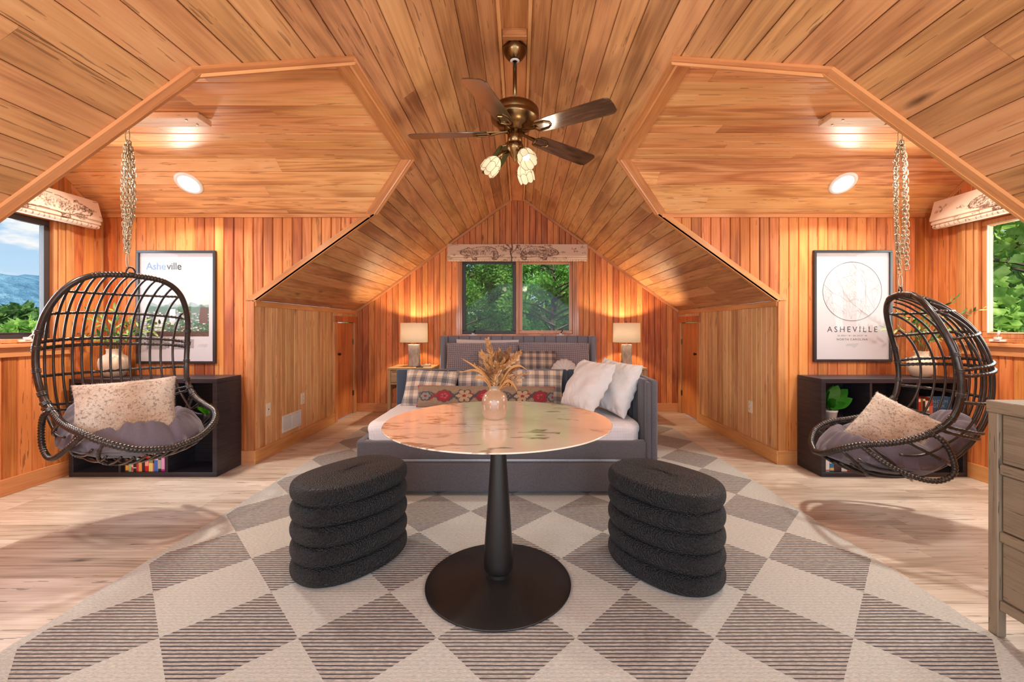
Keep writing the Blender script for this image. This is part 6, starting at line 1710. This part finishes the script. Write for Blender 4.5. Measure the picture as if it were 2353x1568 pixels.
# from the window: the hill crest lies about 150 px (of the photograph) above the horizon line on the left, falling to the right
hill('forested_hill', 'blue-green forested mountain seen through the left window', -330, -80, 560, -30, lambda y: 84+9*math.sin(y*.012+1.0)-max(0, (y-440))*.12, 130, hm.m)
M['bark'] = plain('bark', srgb(92, 74, 60), .95, var=.3, scale=5, bump=.5, bscale=30)
def leafmat(name, a, b, c):
    t = NT(name); _co = t.tex(); _n = t.noise(_co, 1.6, 3); _n2 = t.noise(_co, 11, 3); f = t.math('ADD', t.math('MULTIPLY', _n, .55), t.math('MULTIPLY', _n2, .45))
    t.t.nodes.remove(t.b); cc = t.ramp(f, [(.36, a), (.5, b), (.62, c)])
    d = t.n('ShaderNodeBsdfDiffuse'); tl = t.n('ShaderNodeBsdfTranslucent'); m = t.n('ShaderNodeMixShader'); m.inputs[0].default_value = .35
    t.l(cc, d.inputs[0]); t.l(cc, tl.inputs[0]); t.l(d.outputs[0], m.inputs[1]); t.l(tl.outputs[0], m.inputs[2]); t.l(m.outputs[0], t.o.inputs[0]); return t.m
M['cedar'] = leafmat('cedar_foliage', srgb(70, 96, 44), srgb(120, 176, 74), srgb(190, 234, 126))
M['decid'] = leafmat('broadleaf_foliage', srgb(100, 140, 56), srgb(168, 208, 98), srgb(222, 240, 150))
M['decid2'] = leafmat('olive_foliage', srgb(58, 92, 46), srgb(112, 150, 78), srgb(164, 192, 112))
def tree(name, label, x, y, h, R, mat, seed, n=9000, ls=.12, conifer=False, zb=None, group=None, clear=.12):
    zb = gz(x, y)-.1 if zb is None else zb; t = thing(name, label, 'tree', (x, y, zb), 0, group); rn = random.Random(seed)
    P = [(0, 0, 0), (R*.05*rn.uniform(-1, 1), R*.05, h*.4), (0, 0, h*.92)]
    MB().tube(catmull(P, 5), [h*(.011 if conifer else .020)*(1-.85*i/10) for i in range(11)], 8).out('trunk', M['bark'], t, smooth=True)
    mb = MB(); mbb = MB(); clumps = []
    for i in range(120 if conifer else 46):
        z = rn.uniform(clear, 1.0)*h; a = rn.uniform(0, 2*PI)
        env = R*((1-z/h)**.7*.95+.12) if conifer else R*math.sqrt(max(.05, 1-((z/h-.58)/.46)**2))
        r = env*rn.uniform(.25, 1.0)**.6; c = Vector((r*math.cos(a), r*math.sin(a), z)); clumps.append((c, env))
        mbb.tube([(0, 0, z-r*.35), (c.x*.5, c.y*.5, z-r*.12), tuple(c)], [.03, .018, .006], 4)
    mbb.out('boughs', M['bark'], t)['kind'] = 'stuff'
    v = []; f = []
    for i in range(n):
        c, env = clumps[i % len(clumps)]; s = env*(.26 if conifer else .30)
        d = Vector((rn.gauss(0, 1), rn.gauss(0, 1), rn.gauss(0, .7))); d.normalize(); p = c+d*s*rn.uniform(.5, 1.0)
        if conifer: dirn = Vector((c.x, c.y, rn.uniform(-.2, .9)*env)).normalized()+Vector((rn.gauss(0, .5), rn.gauss(0, .5), rn.gauss(0, .4)))
        else: dirn = Vector((rn.gauss(0, 1), rn.gauss(0, 1), rn.gauss(0, 1)))
        dirn.normalize(); w = dirn.cross(Vector((rn.gauss(0, 1), rn.gauss(0, 1), rn.gauss(0, 1)))).normalized(); L = ls*rn.uniform(.6, 1.5); k = len(v); q = L*(.20 if conifer else .34)
        v += [tuple(p), tuple(p+dirn*L*.5+w*q), tuple(p+dirn*L), tuple(p+dirn*L*.5-w*q)]; f.append((k, k+1, k+2, k+3))
    o = pydata('foliage', v, f, mat, t); o['kind'] = 'stuff'; return t
tree('cedar_tree', 'bright green cedar close outside the right pane of the bed window', .85, 9.8, 8.8, 2.0, M['cedar'], 1, 60000, .085, True)
tree('cedar_tree', 'darker cedar outside the left pane of the bed window', -1.75, 10.6, 9.4, 2.3, M['cedar'], 2, 60000, .085, True)
tree('cedar_tree', 'cedar behind and between the two nearest cedars', -.1, 12.6, 10.5, 2.8, M['cedar'], 3, 36000, .12, True)
tree('cedar_tree', 'cedar farthest to the right beyond the bed window', 3.0, 13.0, 9.0, 2.2, M['cedar'], 4, 16000, .16, True)
tree('cedar_tree', 'cedar farthest to the left beyond the bed window', -3.6, 13.2, 9.0, 2.2, M['cedar'], 5, 16000, .16, True)
tree('cedar_tree', 'low cedar filling the gap at the left behind the bed window', -4.0, 16.5, 8.0, 3.4, M['cedar'], 61, 26000, .18, True, clear=.02)
tree('cedar_tree', 'low cedar filling the gap at the right behind the bed window', 3.4, 16.5, 8.0, 3.4, M['cedar'], 62, 26000, .18, True, clear=.02)
tree('cedar_tree', 'low wide cedar straight behind the bed window trees', .2, 17.5, 8.5, 3.6, M['cedar'], 63, 26000, .18, True, clear=.02)
tree('broadleaf_tree', 'sunlit broadleaf tree close outside the right dormer window', 8.2, 6.0, 8.4, 2.7, M['decid'], 6, 30000, .17, clear=.2)
tree('broadleaf_tree', 'broadleaf tree farther along the right slope, beyond the nearest one', 10.5, 10.2, 9.5, 3.4, M['decid'], 7, 26000, .20, clear=.1)
tree('broadleaf_tree', 'broadleaf tree on the right slope behind the nearest one', 12.6, 6.4, 9.0, 3.4, M['decid'], 8, 24000, .22, clear=.1)
tree('broadleaf_tree', 'tall broadleaf tree at the back of the right slope', 15.5, 12.5, 9.5, 4.2, M['decid2'], 9, 20000, .28, clear=.05)
for i, (x, y, h, R, m, lb) in enumerate(((-26, 22.5, 8.0, 4.2, 'decid2', 'rounded green tree at the left of the view through the left window'), (-24, 26.5, 8.4, 4.4, 'decid2', 'full green tree at the right of the view through the left window'),
        (-20, 17.0, 6.2, 3.6, 'decid', 'low pale green tree in front of the taller trees by the left window'), (-31, 33, 9.6, 4.6, 'decid2', 'tree beyond the two tall ones outside the left window'), (-38, 31, 10.6, 5.5, 'decid2', 'distant tree between the left window trees and the mountain'),
        (-19, 22.5, 6.0, 3.4, 'decid', 'low pale green tree beside the right edge of the left window view'), (-30, 40, 10, 5, 'decid2', 'distant tree at the right, below the mountain'))):
    tree('valley_tree', lb, x, y, h, R, M[m], 20+i, 16000, .42, group=None, clear=.05)
print('objects', len(scn.objects))
